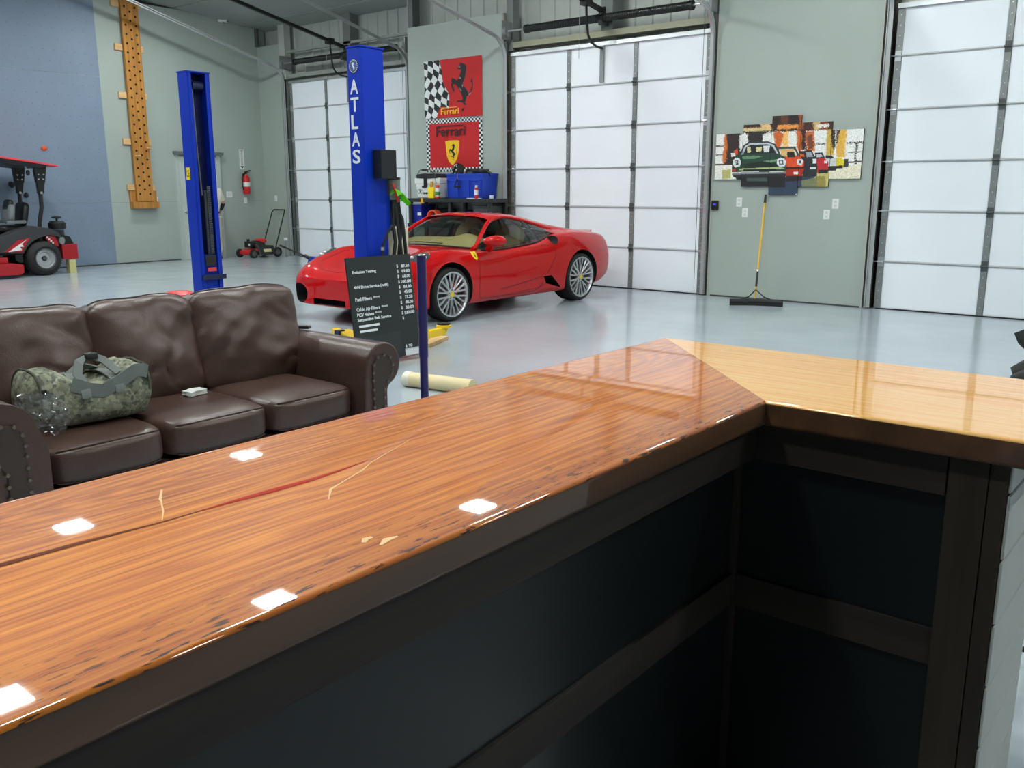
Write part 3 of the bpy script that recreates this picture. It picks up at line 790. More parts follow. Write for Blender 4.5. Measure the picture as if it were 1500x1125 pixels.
MB().box((-11.27, YB-.0345, 2.882), (-10.9, YB-.0335, 2.892)).build('lettering_bar', P('flag_yellow', (240, 190, 30), .6), t)
q2 = quadmap((38, 632), (525, 594), (60, 1110), (540, 1105))
def flag2(u, v):
    x, y = q2(u, v); c = np.broadcast_to(R_, x.shape+(3,)).copy()
    W, H = 1.31, .90; n = 34; s = W/n
    bx = np.minimum(u*W, (1-u)*W); by = np.minimum(v*H, (1-v)*H)
    bd = np.minimum(bx, by) < 2*s*.98
    ch = (np.floor(u*W/s).astype(int)+np.floor(v*H/s).astype(int)) % 2 == 0
    c[bd & ch] = K_; c[bd & ~ch] = W_
    sh = [(216, 824), (260, 818), (338, 816), (340, 850), (338, 920), (326, 980), (308, 1020), (282, 1048), (252, 1020), (230, 970), (220, 900)]
    s_ = inpoly(x, y, sh); c[s_] = Y_
    hs = [(278+(px-345)*.36, 850+(py-105)*.34) for px, py in HORSE]
    c[inpoly(x, y, hs) | inpoly(x, y, [(278+(a-345)*.36, 850+(b-105)*.34) for a, b in FOOT2])] = K_
    return c
t = thing('wall_flag', 'red flag with chequered border and yellow shield, lower of two', 'flag', (-11.0, YB, 1.8))
print_panel('cloth', (-11.655, YB-.004, 1.81), (1.31, 0, 0), (0, 0, .895), 136, 100, flag2, M_print, t, wave(2))
fw('lettering', (-11.40, YB-.034, 2.41), .68, .17, P('flag_black', (28, 26, 28), .6), t)
MB().box((-11.36, YB-.0345, 2.578), (-10.76, YB-.0335, 2.592)).build('lettering_bar', P('flag_black', (28, 26, 28), .6), t)

# ------------------------------------------------------------------ five-part car picture
def bil_inv(X, Z):
    u = (X+6.0)/2.02; t = (2.25-Z)/.61
    return ((1-u)*(1-t)*125+u*(1-t)*1420+(1-u)*t*105+u*t*1392, (1-u)*(1-t)*282+u*(1-t)*240+(1-u)*t*682+u*t*668)
POLY = []
def pg(col, *pts): POLY.append((np.array(col, float), list(pts)))
pg((236, 236, 230), (0, 0), (1500, 0), (1500, 900), (0, 900))
pg((60, 34, 24), (560, 90), (1180, 90), (1180, 250), (340, 270), (340, 190))
for x0, x1, c in ((560, 640, (120, 66, 36)), (650, 700, (40, 28, 24)), (720, 790, (90, 50, 30)), (800, 870, (34, 26, 24)), (880, 930, (150, 80, 40)), (960, 1000, (70, 36, 26)), (1000, 1060, (214, 176, 110)), (1060, 1130, (130, 54, 34))):
    pg(c, (x0, 105), (x1, 100), (x1-6, 250), (x0+8, 252))
pg((230, 150, 70), (700, 205), (880, 200), (880, 235), (690, 240))
pg((228, 190, 130), (540, 195), (620, 190), (640, 245), (560, 250))
pg((218, 190, 130), (360, 232), (640, 220), (640, 250), (360, 262))
pg((236, 232, 222), (1030, 205), (1140, 198), (1140, 225), (1030, 230))
pg((44, 36, 34), (215, 270), (640, 255), (660, 480), (600, 545), (190, 552), (200, 380))
pg((210, 110, 40), (205, 280), (222, 280), (230, 420), (214, 520), (180, 545), (190, 400))
pg((232, 232, 226), (346, 290), (385, 268), (424, 290), (424, 420), (346, 430))
pg((232, 232, 226), (560, 285), (620, 262), (655, 285), (656, 430), (560, 430))
pg((206, 96, 34), (655, 270), (715, 260), (760, 300), (720, 400), (700, 430), (670, 400))
pg((244, 190, 110), (740, 262), (790, 258), (790, 400), (740, 410))
pg((232, 232, 226), (790, 260), (862, 258), (860, 370), (792, 378))
pg((200, 100, 40), (862, 256), (905, 256), (930, 420), (880, 430), (862, 380))
pg((50, 28, 22), (905, 240), (935, 240), (945, 420), (905, 420))
pg((196, 106, 50), (935, 260), (1010, 258), (1020, 430), (950, 440))
pg((120, 60, 36), (950, 300), (1000, 290), (1005, 400), (960, 420))
pg((238, 238, 234), (1018, 258), (1116, 250), (1112, 430), (1024, 440))
pg((60, 56, 50), (1020, 366), (1112, 364), (1112, 374), (1020, 376))
pg((206, 170, 70), (1118, 250), (1180, 246), (1180, 470), (1110, 470))
pg((52, 42, 34), (1150, 250), (1185, 246), (1192, 330), (1178, 440), (1160, 400))
pg((70, 54, 40), (1196, 250), (1230, 248), (1222, 330), (1196, 380))
pg((226, 176, 70), (1230, 250), (1282, 246), (1272, 360), (1268, 490), (1200, 480), (1196, 400))
pg((236, 236, 232), (1282, 244), (1424, 236), (1420, 350), (1280, 362))
pg((70, 66, 62), (1282, 358), (1420, 350), (1420, 364), (1282, 370))
pg((70, 66, 62), (1352, 364), (1368, 364), (1360, 545), (1346, 545))
pg((150, 150, 146), (1290, 440), (1400, 436), (1400, 446), (1290, 450))
pg((90, 86, 80), (1280, 525), (1400, 515), (1400, 528), (1280, 540))
pg((70, 60, 50), (118, 380), (195, 380), (195, 390), (118, 392)); pg((110, 104, 96), (118, 460), (190, 456), (190, 466), (118, 470))
pg((60, 50, 44), (100, 545), (275, 540), (275, 556), (100, 560))
pg((236, 234, 226), (95, 556), (290, 552), (290, 690), (95, 690))
pg((182, 180, 110), (176, 600), (262, 590), (262, 672), (180, 678))
pg((196, 184, 110), (900, 570), (1300, 540), (1260, 690), (1110, 760), (900, 760))
pg((232, 226, 200), (1140, 590), (1420, 540), (1420, 690), (1130, 690))
pg((150, 140, 70), (1030, 650), (1110, 650), (1110, 750), (1030, 750))
pg((46, 62, 84), (560, 690), (920, 640), (1030, 650), (900, 760), (840, 830), (560, 830))
pg((120, 126, 90), (905, 690), (1040, 660), (1030, 750), (910, 752))
pg((26, 26, 28), (280, 640), (770, 630), (760, 750), (330, 752), (330, 690))
pg((60, 80, 74), (410, 670), (600, 665), (600, 695), (415, 698))
# the receding line of cars, far to near
pg((60, 60, 56), (1250, 505), (1295, 500), (1296, 570), (1250, 575))
pg((220, 200, 40), (1180, 490), (1240, 488), (1262, 520), (1254, 580), (1190, 584))
pg((30, 30, 32), (1195, 560), (1250, 556), (1250, 582), (1195, 586))
pg((200, 204, 204), (1100, 470), (1160, 466), (1196, 500), (1196, 590), (1110, 600))
pg((30, 30, 32), (1110, 470), (1160, 472), (1180, 495), (1110, 500)); pg((36, 36, 38), (1130, 565), (1196, 560), (1196, 600), (1130, 604))
pg((190, 36, 44), (1020, 500), (1100, 490), (1132, 530), (1130, 620), (1040, 625))
pg((40, 40, 42), (1020, 445), (1080, 442), (1104, 490), (1020, 500)); pg((190, 196, 200), (1030, 460), (1070, 455), (1085, 480), (1036, 488))
pg((30, 26, 28), (1046, 596), (1130, 590), (1128, 622), (1050, 628)); pg((230, 230, 230), (1096, 515), (1122, 515), (1122, 540), (1098, 540))
pg((34, 40, 44), (880, 430), (990, 425), (1020, 480), (1040, 560), (1036, 650), (920, 660))
pg((150, 160, 168), (940, 440), (985, 436), (1004, 480), (950, 486)); pg((226, 230, 230), (1000, 500), (1030, 500), (1032, 540), (1002, 540)); pg((220, 222, 222), (976, 572), (1028, 570), (1026, 588), (978, 590))
pg((226, 96, 30), (890, 455), (925, 455), (930, 480), (896, 482))
pg((222, 78, 30), (720, 470), (880, 465), (926, 520), (926, 580), (910, 650), (770, 655), (740, 600))
pg((60, 70, 66), (700, 395), (850, 392), (886, 465), (870, 480), (852, 430), (830, 412), (700, 415))
pg((214, 180, 120), (720, 412), (836, 410), (860, 470), (720, 480)); pg((30, 26, 26), (780, 440), (840, 436), (852, 484), (780, 488))
pg((170, 40, 24), (770, 585), (920, 580), (912, 650), (770, 655)); pg((36, 28, 26), (770, 572), (926, 566), (926, 584), (770, 590)); pg((240, 236, 226), (836, 612), (876, 610), (876, 634), (838, 636))
pg((30, 26, 28), (770, 650), (912, 648), (908, 690), (770, 700))
pg((222, 226, 226), (868, 500), (912, 500), (920, 530), (905, 555), (875, 552), (864, 530)); pg((60, 60, 60), (882, 515), (902, 515), (902, 538), (882, 538))
pg((48, 56, 56), (340, 470), (380, 380), (430, 352), (520, 342), (610, 346), (670, 366), (706, 420), (724, 470), (700, 480), (360, 482))
pg((190, 200, 206), (360, 462), (394, 388), (440, 362), (600, 356), (660, 376), (700, 450), (690, 456), (650, 392), (600, 370), (445, 374), (408, 396), (376, 464))
pg((30, 30, 30), (390, 455), (414, 396), (448, 376), (600, 372), (646, 394), (672, 446), (560, 450))
pg((214, 208, 160), (415, 395), (446, 390), (452, 440), (418, 445)); pg((214, 206, 150), (500, 395), (552, 392), (548, 430), (500, 440)); pg((220, 222, 222), (565, 385), (626, 382), (620, 440), (570, 440))
pg((210, 80, 30), (290, 430), (326, 405), (330, 455), (300, 470)); pg((226, 226, 226), (264, 448), (304, 444), (306, 474), (268, 480))
pg((30, 66, 50), (300, 480), (350, 460), (700, 455), (760, 480), (776, 560), (770, 610), (270, 615), (276, 540))
pg((96, 140, 104), (366, 478), (480, 470), (560, 476), (480, 500), (374, 500)); pg((110, 148, 110), (560, 520), (700, 500), (690, 520), (560, 548)); pg((20, 36, 30), (380, 545), (560, 520), (690, 540), (680, 575), (400, 580))
pg((170, 190, 120), (340, 585), (700, 570), (760, 580), (700, 590), (340, 600)); pg((20, 24, 22), (380, 592), (680, 584), (680, 606), (380, 610))
pg((216, 220, 222), (285, 510), (310, 488), (345, 492), (360, 530), (345, 570), (300, 572), (280, 545)); pg((40, 44, 44), (306, 510), (330, 508), (336, 548), (312, 552)); pg((230, 232, 232), (314, 520), (326, 520), (326, 536), (314, 538))
pg((224, 228, 230), (690, 505), (722, 488), (756, 496), (772, 530), (756, 566), (712, 570), (688, 545)); pg((90, 100, 110), (704, 512), (744, 508), (748, 546), (708, 550)); pg((236, 240, 240), (716, 518), (734, 518), (734, 538), (716, 540))
pg((180, 50, 36), (274, 586), (310, 584), (310, 608), (276, 610))
pg((130, 134, 140), (272, 620), (770, 612), (772, 630), (276, 640)); pg((36, 38, 40), (272, 636), (770, 628), (766, 655), (290, 662))
def art(X, Z):
    x, y = bil_inv(X, Z); c = np.zeros(x.shape+(3,))
    rng = np.random.RandomState(5); jx = x + rng.normal(0, 5, x.shape) + 3*np.sin(y/23.+x/31.); jy = y + rng.normal(0, 5, x.shape)
    bg = 0
    for k, (col, pts) in enumerate(POLY):
        rough = k < 34
        c[inpoly(jx if rough else x, jy if rough else y, pts)] = col
    return np.clip(c*(1+rng.normal(0, .07, x.shape))[..., None], 0, 255)
M_canvas = printmat('printed_canvas', .55)
ART_L = ['far left panel of the five-part car picture, with the pale window', 'second panel of the five-part car picture, left half of the green car', 'tallest centre panel of the five-part car picture',
         'fourth panel of the five-part car picture, with the black and red cars', 'far right panel of the five-part car picture, with the yellow car']
for k, (x0, x1, z0, z1) in enumerate([(-6.0, -5.605, 1.64, 2.25), (-5.6, -5.2, 1.54, 2.36), (-5.195, -4.795, 1.432, 2.455), (-4.79, -4.385, 1.538, 2.355), (-4.38, -3.98, 1.635, 2.245)]):
    t = thing('canvas_print', ART_L[k], 'picture', ((x0+x1)/2, YB, z0), 0, 'five-part car picture')
    MB().box((x0, YB-.03, z0), (x1, YB-.002, z1)).build('canvas_edge', P('canvas_side', (48, 44, 40), .7), t)
    nu, nv = 62, int(62*(z1-z0)/(x1-x0))
    print_panel('print', (x0, YB-.0315, z0), (x1-x0, 0, 0), (0, 0, z1-z0), nu, nv, lambda u, v, a=x0, b=x1, c=z0, d=z1: art(a+u*(b-a), c+v*(d-c)), M_canvas, t)

# ------------------------------------------------------------------ push broom leaning on the pier
t = thing('push_broom', 'wide black push broom with a yellow handle leaning on the grey pier', 'broom', (-4.98, 11.15, 0))
A = Vector((-5.10, 11.36, .075)); B = Vector((-5.232, YB-.025, 1.43))
D = (B-A)
MB().cyl(A+D*.26, A+D*.93, .0135, seg=12).build('handle', P('broom_yellow', (232, 178, 40), .4), t)
MB().cyl(A+D*.92, B, .017, .015, seg=12).build('grip', M_black, t)
MB().cyl(A+D*.255, A+D*.275, .016, seg=12).build('collar', M_steel, t)
MB().cyl(A+D*.11, A+D*.26, .0145, seg=12).build('lower_tube', M_blackm, t)
MB().cyl(A, A+D*.115, .012, seg=10).build('socket', P('broom_yellow', (232, 178, 40), .4), t)
hd = Vector((.575, .29, 0)).normalized(); hp = Vector((-hd.y, hd.x, 0))
c0 = Vector((-5.02, 11.22, 0))
hb = MB(); tb = MB()
for k in range(12):
    a0, a1 = -.34+k*.68/12, -.34+(k+1)*.68/12
    bow = lambda a: -.05*(a/.34)**2
    for mb, z0, z1, wd in ((hb, .05, .085, .032), (tb, .0, .052, .045)):
        mb.hexa([c0+hd*a0+hp*(bow(a0)-wd)+Vector((0, 0, z0)), c0+hd*a1+hp*(bow(a1)-wd)+Vector((0, 0, z0)), c0+hd*a1+hp*(bow(a1)+wd)+Vector((0, 0, z0)), c0+hd*a0+hp*(bow(a0)+wd)+Vector((0, 0, z0))],
                [c0+hd*a0+hp*(bow(a0)-wd*.7)+Vector((0, 0, z1)), c0+hd*a1+hp*(bow(a1)-wd*.7)+Vector((0, 0, z1)), c0+hd*a1+hp*(bow(a1)+wd*.7)+Vector((0, 0, z1)), c0+hd*a0+hp*(bow(a0)+wd*.7)+Vector((0, 0, z1))])
hb.build('head_block', M_black, t); stuff(tb.build('bristle', P('black_bristle', (20, 20, 22), .9, bump=(200, .5)), t))
for s in (-1, 1):
    MB().tube([A+D*.08, c0+hd*s*.10+Vector((0, 0, .11)), c0+hd*s*.19+Vector((0, 0, .08))], .008, 8).build('brace', M_blackm, t)
# ------------------------------------------------------------------ bar counter: L-shaped top on a boarded base
ZT, ZU = 1.067, 1.012
ct = thing('wooden_countertop', 'glossy resin-coated orange wooden countertop, L-shaped, in the foreground', 'countertop', (-1.07, 1.2, ZU))
XO, XI, YI, YO = -1.372, -.770, 1.800, 2.412
XE, YN = -.19, -1.2
WY = counter_wood('bar_wood_long', 'Y', [(126, 58, 4), (202, 106, 12), (248, 156, 42)]); WX = counter_wood('bar_wood_short', 'X', [(196, 112, 34), (250, 176, 84), (255, 208, 128)])
WE = planky('dark_edge_wood', (66, 42, 24), (112, 74, 44), 'Y', .5, 1.6); WE.node_tree.nodes['Principled BSDF'].inputs['Coat Weight'].default_value = .6  # darker wood colour for the sides of the slab
def on_rim(e):
    a, b = e.verts[0].co, e.verts[1].co
    if abs(a.x-b.x) > .01 and abs(a.y-b.y) > .01: return False
    if abs(a.z-b.z) > .01: return False
    return True
def slab(poly, mat, org):
    mb = MB(); mb.prism(poly, lambda a, b, d: (a, b, d), ZU, ZT)
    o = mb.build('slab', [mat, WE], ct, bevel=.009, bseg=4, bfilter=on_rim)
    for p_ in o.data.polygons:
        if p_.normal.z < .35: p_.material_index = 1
    # give the wood its own origin so that the grain runs along the plank
    off = Vector(org)-Vector((-1.07, 1.2, ZU)); o.data.transform(Matrix.Translation(-off)); o.location = off
    return o
g = .0006
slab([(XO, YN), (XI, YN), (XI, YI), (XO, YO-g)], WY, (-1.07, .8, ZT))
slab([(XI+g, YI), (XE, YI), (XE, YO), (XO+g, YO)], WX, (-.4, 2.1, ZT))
M_streak = P('red_resin', (176, 34, 6), .6, spec=.1); M_pale = P('pale_inlay', (246, 200, 130), .5, coat=1)
def inlay(pts, w, mat, name, label):
    mb = MB(); L = []; R = []
    n = len(pts)
    for i, p in enumerate(pts):
        p = Vector((*p, 0)); q = Vector((*pts[min(i+1, n-1)], 0)) - Vector((*pts[max(i-1, 0)], 0)); q.normalize(); nn = Vector((-q.y, q.x, 0))
        ww = (w[i] if isinstance(w, (list, tuple)) else w)
        L.append(p+nn*ww); R.append(p-nn*ww)
    V = [mb.bm.verts.new((v.x, v.y, ZT+.0006)) for v in L+list(reversed(R))]
    mb.bm.faces.new(V)
    o = mb.build(name, mat, ct, smooth=0); o['label'] = label
inlay([(-1.132, .38), (-1.125, .491), (-1.113, .587), (-1.110, .66)], [.006, .005, .002, .0005], P('brown_resin', (104, 44, 10), .6, spec=.1), 'brown_streak', 'dark brown streak in the grain')
inlay([(-1.111, .64), (-1.109, .705), (-1.105, .774), (-1.101, .834), (-1.103, .90), (-1.11, .97)], [.0004, .0045, .0075, .006, .003, .0004], M_streak, 'red_streak', 'red streak in the grain')
inlay([(-1.238, .667), (-1.20, .643), (-1.19, .639), (-1.15, .619), (-1.119, .600)], [.0015, .0022, .0010, .0014, .0005], M_pale, 'pale_line', 'short pale line')  # thin pale lines laid on the wood
inlay([(-1.007, .80), (-1.028, .82), (-1.041, .832), (-1.058, .878), (-1.074, .923), (-1.095, .962), (-1.11, 1.001), (-1.145, 1.10)], [.0006, .0016, .0024, .0012, .0018, .001, .0014, .0005], M_pale, 'pale_line', 'long pale line')
inlay([(-.841, .722), (-.849, .732), (-.847, .742)], [.003, .005, .003], M_pale, 'reflection_spot', 'pale spot painted as a lamp reflection')  # lamp reflections painted on the wood as pale spots
inlay([(-.818, .730), (-.826, .748), (-.823, .765)], [.002, .006, .002], M_pale, 'reflection_spot', 'pale spot painted as a lamp reflection')

cb = thing('bar_cabinet', 'dark-stained timber cabinet with black panels under the orange countertop', 'cabinet', (-1.07, 1.2, 0))
M_clad = P('white_shiplap', (206, 210, 204), .5, var=(3, .03))
# top aprons, posts, rails (inner side)
MB().box((-.845, YN+.1, .925), (-.800, 1.875, ZU-.001)).build('apron', M_dstain_h, cb, bevel=.003)
MB().box((-.800, 1.83, .925), (-.405, 1.875, ZU-.001)).build('apron', planky('dark_stained_wood_x', (40, 34, 29), (58, 49, 41), 'X', .6, 2.5), cb, bevel=.003)
MB().box((-.875, 1.838, .02), (-.838, 1.875, .925)).build('corner_post', M_dstain, cb, bevel=.004)
for x0, x1 in ((-.402, -.331), (-.330, -.297)):
    MB().box((x0, 1.826, .0), (x1, 1.90, ZU-.001)).build('end_post', M_dstain, cb, bevel=.004)
MB().box((-.90, YN+.1, .555), (-.843, 1.838, .635)).build('middle_rail', M_dstain_h, cb, bevel=.003)
MB().box((-.838, 1.843, .555), (-.403, 1.90, .635)).build('middle_rail', MATS.get('x', bpy.data.materials['dark_stained_wood_x']), cb, bevel=.003)
for z0, z1 in ((.02, .56), (.63, ZU-.01)):
    MB().box((-.872, YN+.1, z0), (-.852, 1.87, z1)).build('back_panel', M_dpanel, cb)
    MB().box((-.852, 1.853, z0), (-.35, 1.872, z1)).build('back_panel', M_dpanel, cb)
# boarded faces: outside of the bar and its open end
z = .02
while z < .98:
    z1 = min(z+.129, ZU-.002)
    MB().box((-1.16, YN+.1, z), (-1.14, 2.22, z1)).build('shiplap_board', M_clad, cb, bevel=.0025, bseg=1)
    MB().box((-1.14, 2.20, z), (-.34, 2.22, z1)).build('shiplap_board', M_clad, cb, bevel=.0025, bseg=1)
    MB().box((-.2965, 1.828, z), (-.291, 2.215, z1)).build('shiplap_board', M_clad, cb, bevel=.0025, bseg=1)
    z += .1335
MB().box((-1.14, YN+.12, .02), (-.93, 2.19, .06)).build('floor_plate', M_dstain_h, cb)
MB().box((-.33, 1.905, .01), (-.297, 2.2, ZU-.005)).build('end_backing', M_dpanel, cb)

# ------------------------------------------------------------------ sofa
so = thing('leather_sofa', 'dark brown three-seat leather sofa with rolled studded arms behind the bar', 'sofa', (-4.15, 2.32, 0))
seatY = [(1.50, 2.035), (2.04, 2.588), (2.593, 3.135)]
MB().box((-4.62, 1.46, .06), (-3.72, 3.17, .30)).build('base_frame', M_leather_d, so, bevel=.02)
MB().box((-4.78, 1.36, .05), (-4.58, 3.28, .86)).build('back_frame', M_leather, so, bevel=.05, bseg=3)
for k, (y0, y1) in enumerate(seatY):
    o = cushion((-4.05, (y0+y1)/2, .395), (.82, y1-y0+.01, .185), (.05, .03, .12), 9, .004, k*3, e=7).build('seat_cushion', M_leather, so, smooth=60, sub=1)
    for zz_ in (.86, -.86):
        pts = [Vector((-4.05, (y0+y1)/2, .395))+cushion_pt((1, t_, zz_), (.818, y1-y0+.01, .185), (.05, .03, .12), 7) for t_ in np.linspace(-.93, .93, 19)]
        MB().tube(pts, .004, 6).build('welt', M_leather, o)
backY = [(1.46, 2.02), (2.02, 2.575), (2.57, 3.24)]
for k, (y0, y1) in enumerate(backY):
    mb = cushion((0, 0, 0), (.27, y1-y0+.03, .55), (.45, .03, .07), 26, .0, k, e=8)
    for v in mb.bm.verts:        # sagging folds in the hide
        y, z_ = v.co.y, v.co.z
        if v.co.x > 0:
            v.co.x += .010*math.sin(9*y+14*z_*(1 if k % 2 else -1)+k*2)*math.exp(-((z_+.05)/.22)**2) + .012*mnoise.noise(Vector((y*7+k*5, z_*11, k*3.3)))
            fold = abs(mnoise.noise(Vector((y*3.2+z_*3.5*(1 if y > 0 else -1)+k*4, z_*2.2-y*1.5, k*1.7))))
            v.co.x -= .020*max(0, 1-fold*9)*math.exp(-((z_+.12)/.22)**2)
            v.co.x += .035*math.exp(-((z_+.12)/.2)**2)*(1-(2*y/(y1-y0))**2)
        v.co.z += .012*mnoise.noise(Vector((y*5, k*7., 1)))*(1 if z_ > .2 else 0)
    mb.xf(Matrix.Translation((-4.36, (y0+y1)/2, .70)) @ Matrix.Rotation(-.20, 4, 'Y'))
    o = mb.build('back_cushion', M_leather, so, smooth=70)
    Rm = Matrix.Translation((-4.36, (y0+y1)/2, .70)) @ Matrix.Rotation(-.20, 4, 'Y')
    h2 = (y1-y0)/2
    for xx_ in (.55,):
        pts = []
        for t_ in np.linspace(-.9, .9, 25):
            q = cushion_pt((xx_, t_, 1), (.27, y1-y0+.03, .555), (.45, .03, .07), 8); q.z += .012*mnoise.noise(Vector((q.y*5, k*7., 1))); pts.append(Rm @ q)
        MB().tube(pts, .004, 6).build('welt', M_leather_d, o)
def arm(yin, s, po=0.0):
    """rolled arm; yin = inner face, s = +1 outward to larger Y"""
    cy_, cz_, r = yin+s*(.135+po), .575, .125+po*.5
    pr_ = [(yin, .05), (yin, .50)]
    for k in range(0, 15):
        a = PI - .25 - k*(PI+.95)/14
        pr_.append((cy_+s*r*math.cos(a), cz_+r*math.sin(a)))
    pr_ += [(yin+s*(.165+po*1.4), .44), (yin+s*(.160+po*1.4), .05)]
    mb = MB().prism(pr_, lambda a, b, d: (d, a, b), -4.70, -3.60)
    o = mb.build('arm', M_leather, so, bevel=.016, bseg=3, smooth=50)
    # inset front panel with a double row of studs
    q = [(yin+s*(.05+po), .06), (yin+s*(.05+po), .50)]
    for k in range(0, 9):
        a = PI - .1 - k*(PI+.5)/8
        q.append((cy_-s*.012+s*.072*math.cos(a), cz_-.012+.072*math.sin(a)))
    q += [(yin+s*(.128+po), .44), (yin+s*(.128+po), .06)]
    MB().prism(q, lambda a, b, d: (d, a, b), -3.615, -3.592).build('front_facing', M_leather_d, o, bevel=.006)
    path = [Vector((0, *p)) for p in q]
    P_ = []
    for a, b in zip(path, path[1:]):
        n = max(1, int((b-a).length/.012))
        for i in range(n): P_.append(a.lerp(b, i/n))
    acc = 0; last = P_[0]; first = None
    ctr = Vector((0, cy_, cz_))
    for p in P_:
        acc += (p-last).length; last = p
        if acc >= .040:
            acc = 0
            if first is None:
                mb = MB().ball((0, 0, 0), (.005, .0095, .0095), 8, 5); first = mb.build('nailhead', M_nail, o, local=True)
                first.location = mw(so).inverted() @ Vector((-3.588, p.y, p.z))
            else:
                inst(first, o, 'nailhead', Matrix.Translation(mw(so).inverted() @ Vector((-3.588, p.y, p.z))))
    return o
arm(3.145, 1); arm(1.485, -1, .04)
for x in (-4.68, -3.76):
    for y in (1.38, 3.28):
        MB().cyl((x, y, 0), (x, y, .07), .025, .035, seg=12).build('foot', M_dstain, so)

# things lying on the sofa
t = thing('remote_control', 'small black remote control on the back of the right sofa arm', 'remote', (-4.30, 3.27, .698))
F_ = Matrix.Translation((-4.33, 3.275, .706)) @ Matrix.Rotation(.5, 4, 'Z')
MB().box((-.075, -.024, 0), (.075, .024, .018)).xf(F_).build('body', M_black, t, bevel=.005)
MB().box((-.05, -.016, .0175), (.05, .016, .0195)).xf(F_).build('key_pad', P('key_grey', (60, 62, 64), .5), t)
mb = MB().box((-.035, -.05, 0), (.035, .05, .022)); mb.subdiv(3); mb.disp(.008, 40, 2)
mb.xf(Matrix.Translation((-4.09, 2.425, .492)) @ Matrix.Rotation(.2, 4, 'Z'))
tag(mb.build('tissue_pack', P('white_paper', (216, 218, 214), .7), origin=(-4.09, 2.425, .487), smooth=20), 'small crumpled white packet on the middle seat cushion', 'packet')

# duffel bag
bag = thing('duffel_bag', 'green and tan camouflage duffel bag slumped on the left sofa cushion', 'bag', (-4.02, 1.80, .485))
def bag_sec(t_):
    """half-width, height, y, x shift along the bag; t_ 0 left end .. 1 right end"""
    y = 1.59 + .485*t_
    hgt = lerp_tab([(0, .19), (.06, .255), (.2, .265), (.38, .215), (.55, .185), (.7, .225), (.82, .265), (.93, .25), (1, .17)])(t_)
    wd = lerp_tab([(0, .07), (.08, .135), (.3, .155), (.6, .16), (.85, .15), (.95, .13), (1, .08)])(t_)
    return wd, hgt, y
def bagf(u, v):
    wd, hg, y = bag_sec(u); a = v*2*PI
    cx_, sx_ = math.cos(a), math.sin(a)
    px = wd*math.copysign(abs(cx_)**.6, cx_); pz = hg/2*math.copysign(abs(sx_)**.7, sx_)+hg/2
    p = Vector((-4.02+px+.04*(u-.5), y+.035*math.sin(pz*9)*(u-.5)*2, .487+pz))
    nz = mnoise.noise(p*14)*.012 + mnoise.noise(p*30)*.006
    return p+Vector((nz, nz*.3, nz*(1 if pz > .03 else 0)))
mb = MB().grid(bagf, 30, 32)
bmesh.ops.remove_doubles(mb.bm, verts=mb.bm.verts, dist=.0005)
mb.bm.edges.ensure_lookup_table()
bmesh.ops.holes_fill(mb.bm, edges=[e for e in mb.bm.edges if len(e.link_faces) == 1], sides=64)
mb.build('body', M_camo, bag, smooth=70)
for uu, nm in ((.08, 'end_piping'), (.93, 'end_piping')):
    pts = [bagf(uu, k/24)+Vector((0, 0, .0)) + (bagf(uu, k/24)-Vector((-4.02, bag_sec(uu)[2], .6))).normalized()*.004 for k in range(0, 14)]
    MB().tube(pts, .006, 6).build(nm, P('olive_piping', (74, 78, 62), .8), bag)
def strap(pts, w, name, thk=.003):
    mb = MB(); pts = [Vector(p) for p in pts]; rings = []
    for i, p in enumerate(pts):
        d = (pts[min(i+1, len(pts)-1)]-pts[max(i-1, 0)]).normalized()
        sd = Vector((0, 1, 0)) if abs(d.y) < .8 else Vector((0, 0, 1))
        sd = (sd-d*sd.dot(d)).normalized(); nn = d.cross(sd)
        rings.append([mb.bm.verts.new(p+sd*w*a+nn*thk*b) for a, b in ((-1, -1), (1, -1), (1, 1), (-1, 1))])
    for a, b in zip(rings, rings[1:]):
        for i in range(4): mb.bm.faces.new([a[i], a[(i+1) % 4], b[(i+1) % 4], b[i]])
    mb.bm.faces.new(list(reversed(rings[0]))); mb.bm.faces.new(rings[-1])
    return mb.build(name, M_strap, bag, smooth=60)
for uu in (.40, .66):
    strap([bagf(uu, k/40)+ (bagf(uu, k/40)-Vector((-4.02, bag_sec(uu)[2], .58))).normalized()*.006 for k in range(1, 19)], .021, 'side_strap')
# a grey band along the flank and the two carry handles standing up
strap([bagf(u_, .095)+Vector((.012, 0, .004)) for u_ in [.30+.042*i for i in range(16)]], .030, 'flank_band')
strap([bagf(.42, .16)+Vector((.008, 0, .004)), Vector((-3.93, 1.775, .72)), Vector((-3.96, 1.80, .765)), Vector((-3.97, 1.86, .785)), Vector((-3.955, 1.905, .765)), bagf(.70, .16)+Vector((.008, 0, .006))], .02, 'carry_handle')
strap([bagf(.40, .30)+Vector((-.005, 0, .006)), Vector((-4.05, 1.78, .70)), Vector((-4.03, 1.83, .735)), Vector((-4.03, 1.88, .725)), bagf(.68, .30)+Vector((-.005, 0, .006))], .02, 'carry_handle')
MB().box((-3.99, 1.83, .772), (-3.945, 1.885, .80)).xf(Matrix.Identity(4)).build('grip_wrap', P('black_cloth', (34, 36, 36), .8), bag, bevel=.01)
MB().box((-3.905, 1.60, .655), (-3.895, 1.625, .68)).build('buckle', M_black, bag)

